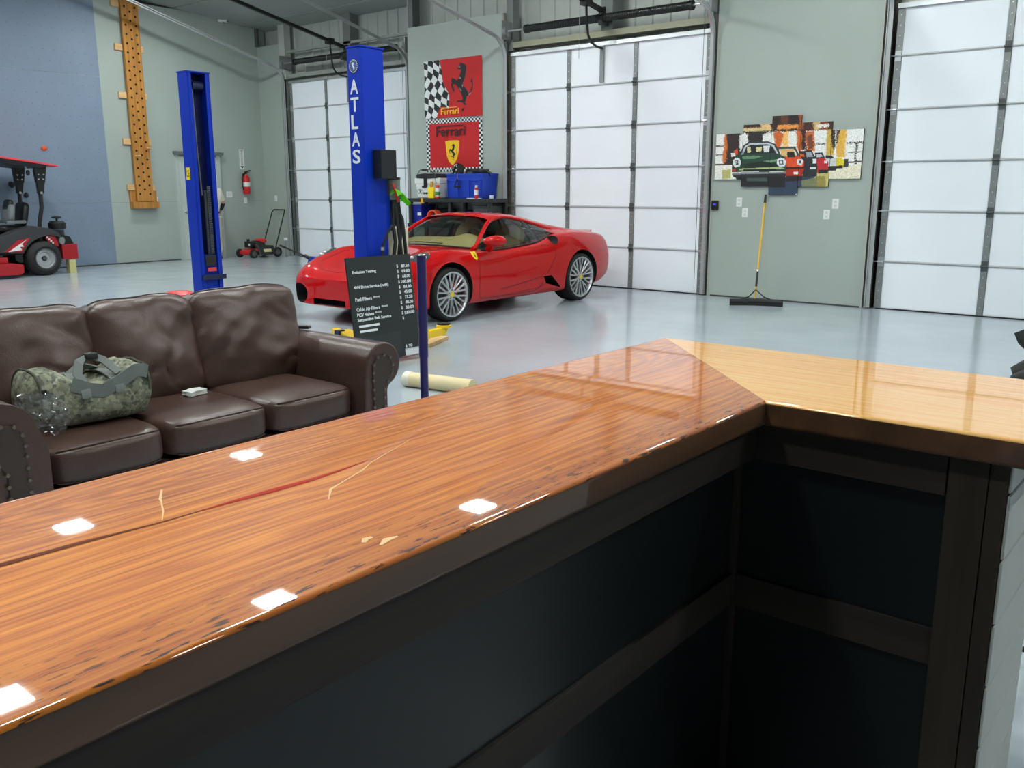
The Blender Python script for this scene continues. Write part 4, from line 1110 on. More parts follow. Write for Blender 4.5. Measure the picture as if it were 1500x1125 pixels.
# clear plastic bag against the duffel
mb = MB(); g = bmesh.ops.create_icosphere(mb.bm, subdivisions=4, radius=1)
for v in mb.bm.verts:
    p = v.co.copy(); n_ = mnoise.fractal(p*2.2, 1, 2, 3)
    v.co = Vector((p.x*.05, p.y*.11, p.z*.075))*(1+.30*n_)+Vector((.012, .01, .012))*mnoise.noise(p*6)
mb.xf(Matrix.Translation((-3.80, 1.565, .605)) @ Matrix.Rotation(-.7, 4, 'X') @ Matrix.Rotation(.35, 4, 'Y'))
M_poly = thin('clear_polythene', (.94, .95, .96), (.9, .92, .94), .12, 1.5, .07)
tag(mb.build('plastic_bag', M_poly, origin=(-3.80, 1.565, .55), smooth=28), 'crumpled clear plastic bag tucked between duffel bag and left sofa arm', 'plastic bag')

# ------------------------------------------------------------------ two-post lift
def lift_post(x0, y0, right):
    """column 0.17 x 0.26; open channel towards the other post"""
    lab = 'blue car lift post with white ATLAS lettering, behind the price board' if right else 'blue car lift post with open channel and screw, behind the sofa'
    if right: x1 = x0+.17
    else: x1 = x0+.175
    y1 = y0+.26
    t = thing('lift_post', lab, 'car lift', ((x0+x1)/2, (y0+y1)/2, 0))
    th = .012
    mb = MB(); H = 2.675
    ob = x1 if right else x0           # the closed back
    s = -1 if right else 1
    mb.box((x0, y0, .02), (x1, y0+th, H)); mb.box((x0, y1-th, .02), (x1, y1, H))
    mb.box((min(ob, ob+s*th), y0+th, .02), (max(ob, ob+s*th), y1-th, H))
    op = ob + s*(x1-x0)
    for a, b in ((y0+th, y0+.05), (y1-.05, y1-th)):
        mb.box((min(op, op-s*th), a, .02), (max(op, op-s*th), b, H))
    mb.build('column', M_blue, t, bevel=.004, bseg=1)
    MB().box((x0-.006, y0-.006, H), (x1+.006, y1+.006, H+.012)).build('top_cap', M_blue, t)
    MB().box((x0-.1, y0-.1, 0), (x1+(.03 if right else .1), y1+.1, .02)).build('base_plate', M_blue, t, bevel=.004)
    for dx in ((-.07, x1-x0+.015) if right else (-.07, .07+x1-x0)):
        for dy in (-.06, .13, .26+.06):
            MB().cyl((x0+dx, y0+dy, .02), (x0+dx, y0+dy, .06), .014, seg=8).build('anchor_bolt', M_galv_d, t)
    # inside: cable, chain screw, carriage
    xc = (x0+x1)/2
    MB().box((xc-.05, y0+.02, .35), (xc+.065 if not right else xc+.05, y1-.02, .83)).build('carriage', M_blue, t, bevel=.004)
    MB().tube([(xc+.02, y0+.09, H-.07), (xc+.02, y0+.10, 1.9), (xc+.02, y0+.12, 1.45)], .007, 6).build('lift_rope', M_steel, t)
    MB().cyl((xc+.02, y0+.16, .80), (xc+.02, y0+.16, 1.5), .022, seg=10).build('hydraulic_ram', P('ram_grey', (92, 96, 104), .4, .5), t)
    ch = MB()
    for k in range(34): ch.box((xc+.045, y0+.155, .84+k*.021), (xc+.06, y0+.195, .84+k*.021+.015))
    stuff(ch.build('roller_chain', M_galv_d, t))
    MB().cyl((xc+.02, y0+.08, H-.12), (xc+.02, y0+.2, H-.12), .045, seg=16).build('pulley', M_blued, t)
    return t, x0, x1, y0, y1, xc
M_dark_in = M_blued
t, x0, x1, y0, y1, xc = lift_post(-8.745, 5.27, False)
LP = t
MB().box((x0+.02, y0+.02, .02), (x0+.03, y1-.02, 2.66)).build('channel_back', P('channel_navy', (10, 22, 74), .5), t)
MB().box((x1+.001, y0+.06, .72), (x1+.006, y0+.185, .83)).build('notice_plate', M_black, t)
MB().box((x1+.001, y0+.08, .66), (x1+.006, y0+.185, .70)).build('warning_label', P('label_red_white', (206, 70, 76), .5), t)
MB().box((x1-.01, y0+.01, .575), (x1+.035, y1+.02, .625)).build('lock_bar', M_blued, t, bevel=.004)
MB().box((x0+.035, y0-.0035, 1.61), (x0+.105, y0, 1.735)).build('approval_label', P('label_yellow', (238, 208, 30), .5), t)
text('C', 'lettering', (x0+.042, y0-.0042, 1.64), (1, 0, 0), (0, 0, 1), .024, .065, M_black, t, .0006)
text('E', 'lettering', (x0+.075, y0-.0042, 1.64), (1, 0, 0), (0, 0, 1), .022, .065, M_black, t, .0006)
for sgn in (-1, 1):
    MB().hexa([(x1-.08, (y0+y1)/2+sgn*.06-.045, .11), (x1+.0, (y0+y1)/2+sgn*.06-.045, .11), (x1+.42, (y0+y1)/2+sgn*.55+.045, .11), (x1+.34, (y0+y1)/2+sgn*.55+.045, .11)] if sgn > 0 else
              [(x1+.34, (y0+y1)/2-.55-.045, .11), (x1+.42, (y0+y1)/2-.55-.045, .11), (x1+.0, (y0+y1)/2-.06+.045, .11), (x1-.08, (y0+y1)/2-.06+.045, .11)],
              [(x1-.08, (y0+y1)/2+sgn*.06-.045, .19), (x1+.0, (y0+y1)/2+sgn*.06-.045, .19), (x1+.42, (y0+y1)/2+sgn*.55+.045, .19), (x1+.34, (y0+y1)/2+sgn*.55+.045, .19)] if sgn > 0 else
              [(x1+.34, (y0+y1)/2-.55-.045, .19), (x1+.42, (y0+y1)/2-.55-.045, .19), (x1+.0, (y0+y1)/2-.06+.045, .19), (x1-.08, (y0+y1)/2-.06+.045, .19)]).build('swing_arm', M_yellow, t)
MB().cyl((x1+.06, y1+.03, .30), (x1+.06, y1+.03, .46), .02, seg=10).build('arm_pin', M_galv_d, t)
MB().ball((x1+.055, y1+.06, .44), .02, 10, 6).build('pin_knob', M_black, t)

t, x0, x1, y0, y1, xc = lift_post(-6.155, 5.30, True)
# lettering down the narrow face
zz = 2.30
for ch in 'ATLAS':
    text(ch, 'lettering', (x0+.035, y0-.0032, zz), (1, 0, 0), (0, 0, 1), .100 if ch != 'L' else .085, .117, M_ltr, t, .002, .02)
    zz -= .143
MB().lathe([(.058, 0), (.058, .002)], (x0+.085, y0-.0005, 2.525), (0, -1, 0), 28).build('round_badge', P('badge_navy', (22, 34, 66), .5), t)
MB().lathe([(.040, 0), (.040, .001)], (x0+.085, y0-.003, 2.525), (0, -1, 0), 24).build('round_badge_globe', P('badge_blue', (60, 90, 150), .5), t)
for k in range(20):
    a = 2*PI*k/20
    MB().box((x0+.085+.049*math.cos(a)-.004, y0-.004, 2.525+.049*math.sin(a)-.004), (x0+.085+.049*math.cos(a)+.004, y0-.0025, 2.525+.049*math.sin(a)+.004)).build('badge_tick', M_ltr, t)
MB().prism([(-.022, .026), (.002, .030), (.006, .014), (-.004, .004), (.012, -.004), (.016, -.018), (.004, -.034), (-.002, -.016), (-.014, .004)], lambda a, b, d: (x0+.085+a, y0-.0035-d, 2.525+b), 0, .001).build('badge_land', M_ltr, t)
# power unit on the side of the post
MB().box((x1, y0+.10, 1.60), (x1+.11, y1+.02, 1.845)).build('motor_cover', M_black, t, bevel=.008)
MB().cyl((x1-.02, y1+.09, 1.42), (x1-.02, y1+.09, 1.60), .065, seg=18).build('motor', P('motor_grey', (112, 116, 108), .45), t)
MB().cyl((x1-.02, y1+.09, 1.595), (x1-.02, y1+.09, 1.615), .068, seg=18).build('motor_cap', M_blackm, t)
MB().box((x1-.10, y1, 1.15), (x1-.0, y1+.05, 1.46)).build('mounting_plate', M_blue, t)
MB().box((x1-.09, y1+.03, 1.19), (x1+.03, y1+.13, 1.42)).build('pump_block', M_blackm, t, bevel=.01)
MB().box((x1-.17, y1+.01, .62), (x1-.055, y1+.31, 1.17)).build('fluid_tank', P('milky_tank', (214, 204, 176), .35), t, bevel=.03, bseg=3)
mb = MB().tube([(x1+.05, y1+.02, 1.56), (x1+.07, y1+.035, 1.50), (x1+.085, y1+.05, 1.40)], [.012, .014, .010], 8); mb.build('red_lever', M_redp, t)
mb = MB()
hose_p = [[(x1-0.035, y1+.07, 1.50), (x1+0.015, y1+.11, 1.42), (x1+0.035, y1+.13, 1.2), (x1+0.025, y1+.10, .95), (x1+0.025, y1+.07, .6)],
          [(x1-0.025, y1+.06, 1.45), (x1+0.025, y1+.07, 1.35), (x1+0.045, y1+.09, 1.1), (x1+0.045, y1+.12, .85), (x1+0.005, y1+.14, .5)],
          [(x1-0.055, y1+.05, 1.48), (x1+0.005, y1+.04, 1.3), (x1+0.035, y1+.05, 1.05), (x1+0.035, y1+.0, .8)],
          [(x1-0.015, y1+.09, 1.42), (x1+0.045, y1+.13, 1.25), (x1+0.045, y1+.16, 1.0), (x1+0.035, y1+.18, .8)],
          [(x1-0.055, y1+.1, 1.4), (x1+0.005, y1+.12, 1.3), (x1+0.030, y1+.115, 1.0), (x1+0.030, y1+.1, .7)]]
for hp_ in hose_p: MB().tube(hp_, .016, 8).build('hose', M_rubber, t)
MB().tube([(x1+.05, y1-.0, 1.20), (x1+.05, y1-.06, 1.13), (x1+.04, y1-.11, 1.02), (x1+.035, y1-.115, .70)], .012, 8).build('hose', M_rubber, t)
MB().cyl((x1+.03, y1-.115, 1.0), (x1+.05, y1-.105, 1.0), .018, seg=8).build('hose_clip', M_steel, t)
mb = MB().grid(lambda u, v: (x1+.11-.10*v+.02*math.sin(u*5), y1+.02+.19*u, 1.52-.13*u*u-.05*(v-.5)**2*4*(1-u)-.02*(1-v)+.015*math.sin(u*8+v*5)), 10, 8)
bmesh.ops.solidify(mb.bm, geom=mb.bm.faces[:], thickness=.006)
tag(mb.build('cleaning_rag', P('lime_cloth', (122, 214, 40), .8), origin=(x1+.05, y1+.1, 1.42)), 'lime green rag draped over the hoses of the lettered lift post', 'rag')
# swing arms
def swing(px, py, qx, qy, pad, mb_w=.06):
    a = Vector((px, py, 0)); b = Vector((qx, qy, 0)); d = (b-a).normalized(); n = Vector((-d.y, d.x, 0))
    def seg(p, q, w0, w1, z0, z1, name, m):
        MB().hexa([p-n*w0+Vector((0, 0, z0)), q-n*w1+Vector((0, 0, z0)), q+n*w1+Vector((0, 0, z0)), p+n*w0+Vector((0, 0, z0))],
                  [p-n*w0+Vector((0, 0, z1)), q-n*w1+Vector((0, 0, z1)), q+n*w1+Vector((0, 0, z1)), p+n*w0+Vector((0, 0, z1))]).build(name, m, t, bevel=.006)
    m_ = a.lerp(b, .6)
    seg(a, m_, mb_w*1.2, mb_w, .09, .20, 'swing_arm', M_yellow)
    seg(a.lerp(b, .5), b, mb_w*.75, mb_w*.6, .10, .17, 'arm_extension', M_yellow)
    if pad:
        MB().lathe([(.03, -.05), (.05, -.01), (.075, 0), (.075, .02), (.062, .03), (.0, .03)], b+Vector((0, 0, .17)), seg=24).build('lift_pad', M_yellow, t)
        MB().cyl(b+Vector((0, 0, .199)), b+Vector((0, 0, .215)), .066, seg=20).build('pad_rubber', M_rubber, t)
swing(-6.03, 5.62, -6.13, 6.40, True)
swing(-6.2, 5.35, -6.95, 5.70, False)
MB().box((-6.62, 5.42, .02), (-6.56, 5.50, .21)).build('arm_stop', M_blued, t)

# plank on the floor under the yellow arm
tag(MB().box((-.30, -.06, 0), (.30, .06, .035)).xf(Matrix.Translation((-6.24, 6.34, 0)) @ Matrix.Rotation(math.atan2(.62, -.25), 4, 'Z')).build('wood_plank', M_pine, origin=(-6.24, 6.34, 0), bevel=.003), 'short pale plank on the floor under the yellow lift arm', 'plank')

# ------------------------------------------------------------------ price board leaning on the post
sg = thing('price_board', 'black service price board with white lettering leaning against the blue post', 'sign', (-5.82, 5.33, 0))
BL, BR, TL_, TR_ = Vector((-5.77, 4.965, .04)), Vector((-5.77, 5.71, .04)), Vector((-5.885, 5.05, .945)), Vector((-5.885, 5.795, .945))
u_ = (BR-BL).normalized(); v_ = (TL_-BL).normalized(); v_ = (v_-u_*v_.dot(u_)).normalized(); n_ = u_.cross(v_)
W_b, H_b = .745, .91
O_b = BL
pt = lambda a, b, d=0: O_b+u_*a+v_*b+n_*d
def bpanel(a0, b0, a1, b1, d0, d1, name, m):
    return MB().hexa([pt(a0, b0, d0), pt(a1, b0, d0), pt(a1, b1, d0), pt(a0, b1, d0)], [pt(a0, b0, d1), pt(a1, b0, d1), pt(a1, b1, d1), pt(a0, b1, d1)]).build(name, m, sg)
M_bd = P('board_black', (34, 40, 38), .42)
bpanel(0, .075, W_b, H_b, 0, .008, 'board', M_bd)
bpanel(0, .012, .56, .08, 0, .006, 'board_tab', M_bd)
bpanel(.10, .055, .52, .235, .008, .0095, 'blank_strip', P('board_black_2', (44, 48, 47), .42))
bpanel(.56, .012, W_b, .075, .001, .003, 'floor_tone_strip', P('floor_tone', (206, 212, 214), .6))  # pale strip standing in for floor seen through the open frame
MB().tube([pt(0, H_b, -.004), pt(W_b, H_b, -.004), pt(W_b+.006, 0, -.004), pt(0, 0, -.004), pt(0, H_b, -.004)], .004, 6).build('wire_frame', M_blackm, sg)
def line(s, a, top, wd, hg, b=.028): text(s, 'lettering', pt(a, H_b-top-hg, .0095), u_, v_, wd, hg, M_ltr, sg, .001, b)
line('Emission Testing', .05, .108, .27, .034)
line('4X4 Drive Service (swift)', .05, .236, .395, .034)
line('Fuel Filters', .05, .335, .185, .032); line('(from)', .255, .337, .07, .018)
line('Cabin Air Filters', .05, .420, .265, .032); line('(from)', .335, .424, .07, .018)
line('PCV Valves', .05, .468, .19, .030); line('(from)', .255, .470, .07, .018)
line('Serpentine Belt Service', .05, .512, .385, .034)
bpanel(.058, H_b-.592, .29, H_b-.572, .008, .0095, 'white_rule', M_ltr)
bpanel(.062, H_b-.636, .26, H_b-.616, .008, .0095, 'white_rule', M_ltr)
for k, s in enumerate(['$  89.50', '$  89.80', '$  60.00', '$100.00', '$  84.80', '$  45.00', '$  27.50', '$  40.00', '$  30.00', '$130.00']):
    line('$', .565, .084+k*.0462, .019, .032); line(s.replace('$', '').strip(), .60 if len(s) == 7 and s[1] == '1' else .622, .086+k*.0462, .122 if s[1] == '1' else .098, .028)
line('$', .568, .086+10*.0462, .018, .030)
line('$', .565, .80, .019, .032); line('90', .605, .80, .045, .028)

# pole standing behind the bar, roll on the floor, red stool
t = thing('floor_pole', 'thin dark purple-blue pole standing upright behind the bar beside the price board', 'pole', (-3.56, 3.55, 0))
MB().cyl((-3.56, 3.55, .01), (-3.575, 3.565, .60), .0235, seg=16).build('lower_tube', P('purple_steel', (44, 34, 92), .35), t)
MB().cyl((-3.575, 3.565, .58), (-3.59, 3.578, 1.145), .0265, seg=16).build('upper_tube', P('purple_steel', (44, 34, 92), .35), t)
MB().cyl((-3.59, 3.578, 1.145), (-3.59, 3.578, 1.152), .027, seg=16).build('end_cap', M_black, t)
MB().cyl((-3.56, 3.55, 0), (-3.56, 3.55, .015), .14, seg=28).build('base_disc', M_blackm, t)
RP0 = Vector((-5.02, 4.80, .058)); RPd = Vector((.78, .13, 0))
t = thing('paper_roll', 'cream cardboard roll lying on the floor behind the bar', 'roll', (-4.72, 4.85, 0))
MB().lathe([(.045, 0), (.058, 0), (.058, .62), (.045, .62)], RP0, RPd, 24).build('tube', P('cream_card', (222, 206, 160), .6), t)
MB().lathe([(.044, .004), (.060, .004), (.060, .06), (.044, .06)], RP0, RPd, 24).build('end_wrap', P('pale_card', (226, 224, 206), .6), t)
SXx, SYy = -9.60, 5.60
t = thing('work_stool', 'low stool with a red padded seat beside the blue lift post', 'stool', (SXx, SYy, 0))
MB().lathe([(0, .27), (.17, .27), (.185, .30), (.18, .33), (.12, .355), (0, .36)], (SXx, SYy, 0), seg=28).build('seat', M_redp, t)
MB().cyl((SXx, SYy, .08), (SXx, SYy, .28), .025, seg=12).build('column', M_steel, t)
for k in range(5):
    a = 2*PI*k/5
    MB().tube([(SXx, SYy, .09), (SXx+.2*math.cos(a), SYy+.2*math.sin(a), .06)], .014, 8).build('leg', M_blackm, t)
    MB().ball((SXx+.2*math.cos(a), SYy+.2*math.sin(a), .027), .027, 10, 6).build('caster', M_black, t)
# dark coat over a stool back at the right edge, behind the bar
t = thing('bar_stool', 'black metal bar stool at the right end of the bar', 'stool', (-.30, 2.85, 0))
for a, b in ((-.16, -.16), (.16, -.16), (.16, .16), (-.16, .16)):
    MB().cyl((-.30+a*1.2, 2.85+b*1.2, 0), (-.30+a*.85, 2.85+b*.85, .74), .012, seg=8).build('leg', M_blackm, t)
MB().box((-.46, 2.69, .74), (-.14, 3.01, .77)).build('seat', M_black, t, bevel=.01)
for a in (-.16, .16):
    MB().cyl((-.30+.15, 2.85+a, .76), (-.30+.2, 2.85+a, 1.04), .011, seg=8).build('back_post', M_blackm, t)
MB().tube([(-.46, 2.69, .25), (-.14, 2.69, .25), (-.14, 3.01, .25), (-.46, 3.01, .25), (-.46, 2.69, .25)], .009, 6).build('foot_ring', M_blackm, t)
mb = MB(); bmesh.ops.create_icosphere(mb.bm, subdivisions=4, radius=1)
for v in mb.bm.verts:
    p = v.co.copy(); v.co = Vector((p.x*.20, p.y*.17, p.z*.15))*(1+.5*mnoise.fractal(p*2.3, 1, 2, 3))
mb.xf(Matrix.Translation((-.26, 2.85, 1.03)))
tag(mb.build('dark_coat', P('black_cloth', (34, 36, 36), .8), origin=(-.27, 2.85, .8), smooth=75), 'crumpled black coat heaped on the stool at the right edge', 'coat')
# ------------------------------------------------------------------ red sports car
CX, CY = -8.07, 6.55
car = thing('sports_car', 'low red mid-engined sports car with silver spoked wheels parked behind the lift', 'car', (CX, 8.85, 0))
f_w = smooth_tab([(0, .56), (.05, .67), (.2, .80), (.4, .88), (.7, .93), (1.07, .955), (1.4, .94), (2, .925), (2.6, .93), (3.2, .955), (3.65, .965), (4.1, .945), (4.35, .90), (4.46, .86), (4.51, .80)])
f_zb = lerp_tab([(0, .21), (.1, .18), (.3, .15), (.8, .14), (3.8, .15), (4.2, .2), (4.51, .30)])
f_zc = smooth_tab([(0, .50), (.1, .585), (.3, .645), (.6, .695), (1.0, .75), (1.3, .795), (1.55, .825), (1.8, .83), (2.6, .83), (3.0, .87), (3.3, .93), (3.65, .945), (4.0, .935), (4.3, .92), (4.45, .90), (4.51, .86)])
f_zf = smooth_tab([(0, .51), (.1, .60), (.3, .685), (.6, .765), (.85, .815), (1.07, .83), (1.35, .815), (1.66, .785), (2.0, .778), (2.41, .802), (2.84, .848), (3.1, .905), (3.3, .945), (3.65, .955), (4.05, .925), (4.3, .90), (4.46, .87), (4.51, .83)])
f_wf = smooth_tab([(0, .42), (.1, .53), (.3, .645), (.6, .73), (.85, .785), (1.07, .805), (1.4, .80), (1.66, .805), (2.0, .835), (2.41, .85), (2.84, .84), (3.1, .83), (3.3, .835), (3.65, .83), (4.05, .80), (4.3, .75), (4.46, .70), (4.51, .64)])
def half(s):
    w_, zb, zc, zf, wf = f_w(s), f_zb(s), f_zc(s), f_zf(s), f_wf(s)
    zm = min(.50, zb+(zf-zb)*.58)
    return [(0, zb), (w_*.5, zb), (w_*.86, zb), (w_*.965, zb+.035), (w_*.985, zb+.15*(zf-zb)/.6), (w_, zm), (w_*.985, zm+(zf-zm)*.5), (wf+(w_-wf)*.45, zm+(zf-zm)*.86), (wf, zf), (wf-.11, zf+.0+.15*(zc-zf)), (wf*.5, zc-.006), (0, zc)]
stations = [0, .03, .09, .18, .3, .45, .6, .75, .9, 1.07, 1.25, 1.4, 1.55, 1.7, 1.9, 2.1, 2.3, 2.5, 2.7, 2.9, 3.05, 3.2, 3.35, 3.5, 3.65, 3.85, 4.05, 4.2, 4.34, 4.44, 4.49, 4.51]
mb = MB(); rings = []
for s in stations:
    hp_ = half(s); full = [(w_, z_) for w_, z_ in hp_] + [(-w_, z_) for w_, z_ in reversed(hp_[1:-1])]
    rings.append([mb.bm.verts.new((CX+w_, CY+s, z_)) for w_, z_ in full])
n = len(rings[0])
for a, b in zip(rings, rings[1:]):
    for i in range(n): mb.bm.faces.new([a[i], a[(i+1) % n], b[(i+1) % n], b[i]])
h_ = n//2
for R_i, flip in ((rings[0], False), (rings[-1], True)):
    for i in range(h_):
        a, b, c, d = R_i[i], R_i[(i+1)], R_i[(n-i-1) % n], R_i[(n-i) % n]
        vs = [a, b, c, d] if i not in (0, h_-1) else ([a, b, c] if i == 0 else [a, b, d])
        mb.bm.faces.new(vs if flip else list(reversed(vs)))
M_arch = P('wheel_arch_black', (10, 10, 11), .8)
body = mb.build('body', [M_red, M_arch, P('cabin_carpet', (58, 54, 48), .9)], car, smooth=60)
body.modifiers.new('sub', 'SUBSURF').levels = 2
# openings: wheel arches, bumper intakes, side scoops, cabin
WY1, WY2 = 7.61, 10.205
cu = MB()
for y, r in ((WY1, .362), (WY2, .378)):
    for s in (-1, 1): cu.cyl((CX+s*.60, y, .325), (CX+s*1.2, y, .325), r, seg=40, mi=1)
for s in (-1, 1):
    cu.ball((CX+s*.545, CY+.05, .325), (.165, .19, .12), 20, 12, mi=1)
    cu.hexa([(CX+s*q, y, z) for q, y, z in ((.80, 9.42, .30), (1.1, 9.42, .30), (1.1, 9.76, .215), (.80, 9.76, .215))], [(CX+s*q, y, z) for q, y, z in ((.88, 9.36, .395), (1.1, 9.36, .395), (1.1, 9.52, .40), (.80, 9.52, .40))], mi=1)
    cu.ball((CX+s*.90, CY+3.09, .885), (.11, .095, .09), 18, 12, mi=1)
cu.box((CX-.28, CY-.1, .215), (CX+.28, CY+.10, .285), mi=1)
cab = [(-.70, 3.12), (-.70, 1.80), (-.64, 1.66), (-.35, 1.56), (0, 1.53), (.35, 1.56), (.64, 1.66), (.70, 1.80), (.70, 3.12)]
cu.prism(list(reversed(cab)), lambda a, b, d: (CX+a, CY+b, d), .36, 1.3, mi=2)
cutter = cu.build('cutter', [M_red, M_arch, M_tan], None, smooth=0)
cutter.data.transform(mw(car).inverted()); cutter.parent = car
bo = body.modifiers.new('cut', 'BOOLEAN'); bo.object = cutter; bo.operation = 'DIFFERENCE'; bo.solver = 'EXACT'; bo.use_self = True
bpy.context.view_layer.update()
dg = bpy.context.evaluated_depsgraph_get(); dg.update()
nm = bpy.data.meshes.new_from_object(body.evaluated_get(dg))
body.modifiers.clear(); body.data = nm; nm.name = 'body'
nm.polygons.foreach_set('use_smooth', [True]*len(nm.polygons)); nm.set_sharp_from_angle(angle=math.radians(42))
bpy.data.objects.remove(cutter)
from mathutils.bvhtree import BVHTree
_b = bmesh.new(); _b.from_mesh(nm); bvh = BVHTree.FromBMesh(_b)
CW = mw(car)
def side_pt(y, z):
    r = bvh.ray_cast(CW.inverted() @ Vector((-6.0, y, z)), Vector((-1, 0, 0)))
    return (CW @ r[0], r[1]) if r[0] is not None else (Vector((CX+.95, y, z)), Vector((1, 0, 0)))
def top_pt(x, y):
    r = bvh.ray_cast(CW.inverted() @ Vector((x, y, 3.0)), Vector((0, 0, -1)))
    return (CW @ r[0], r[1]) if r[0] is not None else (Vector((x, y, .8)), Vector((0, 0, 1)))
M_seam = P('seam_crease_dark', (70, 6, 8), .7)
def seam(pts, fn, r=.004, name='seam_crease_line', m=None):
    q = []
    for a, b in zip(pts, pts[1:]):
        nn = max(2, int(math.hypot(b[0]-a[0], b[1]-a[1])/.04))
        for i in range(nn): q.append((a[0]+(b[0]-a[0])*i/nn, a[1]+(b[1]-a[1])*i/nn))
    q.append(pts[-1])
    MB().tube([fn(*p)[0] for p in q], r, 5).build(name, m or M_seam, car)
seam([(8.16, .70), (8.10, .60), (8.10, .25), (8.16, .215), (9.2, .215), (9.30, .26), (9.45, .45), (9.62, .66), (9.60, .86)], side_pt, .0035)
seam([(8.16, .70), (8.30, .745)], side_pt, .0035)
seam([(CX-.62, 7.95), (CX-.60, 7.3), (CX-.50, 6.85), (CX-.3, 6.70), (CX, 6.66), (CX+.3, 6.70), (CX+.50, 6.85), (CX+.60, 7.3), (CX+.62, 7.95)], top_pt, .0035)
seam([(10.60, .68), (10.88, .66)], side_pt, .0035)
seam([(7.0, .55), (7.18, .585), (7.28, .59)], side_pt, .0035)

seam([(8.5, .295), (8.95, .345), (9.36, .40)], side_pt, .004)  # shade of the side creases drawn in as dark lines
seam([(8.9, .235), (9.25, .25), (9.42, .30)], side_pt, .003)
# cabin
E_w = smooth_tab([(1.66, .745), (1.9, .655), (2.14, .565), (2.37, .55), (2.72, .56), (3.0, .60), (3.25, .665), (3.6, .735), (4.0, .73), (4.2, .70)])
E_z = smooth_tab([(1.66, .80), (1.9, .975), (2.14, 1.115), (2.37, 1.158), (2.72, 1.125), (3.0, 1.06), (3.25, .985), (3.6, .955), (4.0, .935), (4.2, .925)])
B_w = smooth_tab([(1.66, .79), (1.97, .82), (2.41, .838), (2.84, .825), (3.1, .775), (3.25, .70)])
B_z = smooth_tab([(1.66, .785), (1.97, .778), (2.41, .803), (2.84, .848), (3.1, .908), (3.25, .965)])
C_z = smooth_tab([(2.08, 1.175), (2.25, 1.205), (2.5, 1.215), (2.8, 1.19), (3.1, 1.13), (3.4, 1.06), (3.7, .995), (4.0, .95), (4.2, .925)])
ss = [2.11, 2.2, 2.3, 2.4, 2.5, 2.6, 2.7, 2.8, 2.9, 3.0, 3.1, 3.2, 3.3, 3.4, 3.55, 3.7, 3.85, 4.0, 4.2]
mb = MB(); V = []
for s in ss:
    ew, ez, c_ = E_w(s), E_z(s), C_z(s); row = []
    for k in range(-8, 9):
        u = k/8; row.append(mb.bm.verts.new((CX+ew*math.sin(u*PI/2*.98)/math.sin(PI/2*.98), CY+s+(.03*u*u if s < 2.15 else 0), ez+(max(c_, ez)-ez)*(1-abs(u)**2.6))))
    if s > 3.0:
        k_ = min(1, (s-3.0)/.25); ow = ew+(f_wf(s)-.03-ew)*k_; oz = ez-.005+(f_zf(s)-.012-ez+.005)*k_
    else: ow, oz = ew+.004, ez-.012
    row = [mb.bm.verts.new((CX-ow, CY+s, oz))]+row+[mb.bm.verts.new((CX+ow, CY+s, oz))]
    V.append(row)
for a, b in zip(V, V[1:]):
    for i in range(len(a)-1): mb.bm.faces.new([a[i], a[i+1], b[i+1], b[i]])
ro = mb.build('roof', M_red, car, smooth=60, sub=2)
for s in (-1, 1):
    pts = [(CX+s*E_w(a), CY+a, E_z(a)) for a in np.linspace(1.62, 3.28, 22)]
    MB().tube(pts, [.026]*9+[.022]*13, 10).build('roof_pillar', M_red, car)
    pts = [(CX+s*(B_w(a)+.004), CY+a, B_z(a)+.003) for a in np.linspace(1.72, 3.24, 18)]
    MB().tube(pts, .009, 6).build('window_trim', M_black, car)
    a_ = 2.86
    MB().hexa([(CX+s*(B_w(a_-.03)-.012), CY+a_-.03, B_z(a_)-.01), (CX+s*(B_w(a_-.03)+.004), CY+a_-.03, B_z(a_)-.01), (CX+s*(B_w(a_+.04)+.004), CY+a_+.04, B_z(a_)), (CX+s*(B_w(a_+.04)-.012), CY+a_+.04, B_z(a_))],
              [(CX+s*(E_w(a_)-.016), CY+a_-.13, E_z(a_-.1)), (CX+s*E_w(a_), CY+a_-.13, E_z(a_-.1)), (CX+s*E_w(a_), CY+a_-.06, E_z(a_-.06)), (CX+s*(E_w(a_)-.016), CY+a_-.06, E_z(a_-.06))]).build('rear_window_post', M_black, car)
    def sg_(u, v, a0, a1, s=s):
        a = a0+(a1-a0)*u; bw, bz, ew, ez = B_w(a), B_z(a), E_w(a), E_z(a)
        return Vector((CX+s*(bw+(ew-bw)*v+.012*math.sin(PI*v)), CY+a, bz+(ez-bz)*v))
    MB().grid(lambda u, v: sg_(u, v, 1.70, 2.84), 14, 6).build('side_window', M_glass_d, car, smooth=80)
    MB().grid(lambda u, v: sg_(u, v, 2.86, 3.23), 6, 6).build('quarter_window', M_glass_d, car, smooth=80)
def ws(u, v):
    u = u*2-1
    b = Vector((.735*u, 1.50+.19*u*u, .835-.035*u*u)); t_ = Vector((.56*u, 2.12+.03*u*u, 1.178-.06*abs(u)**2.4))
    p = b.lerp(t_, v); q = .022*math.sin(PI*v)
    return Vector((CX+p.x, CY+p.y-q*.6, p.z+q))
MB().grid(ws, 18, 10).build('windshield', M_glass, car, smooth=80)
MB().tube([ws(i/18, 0)+Vector((0, 0, .002)) for i in range(19)], .012, 6).build('cowl_trim', M_black, car)
MB().tube([ws(.16, .02)+Vector((0, -.01, .012)), ws(.45, .05)+Vector((0, -.01, .012)), ws(.72, .04)+Vector((0, -.01, .014))], .007, 6).build('wiper', M_black, car)
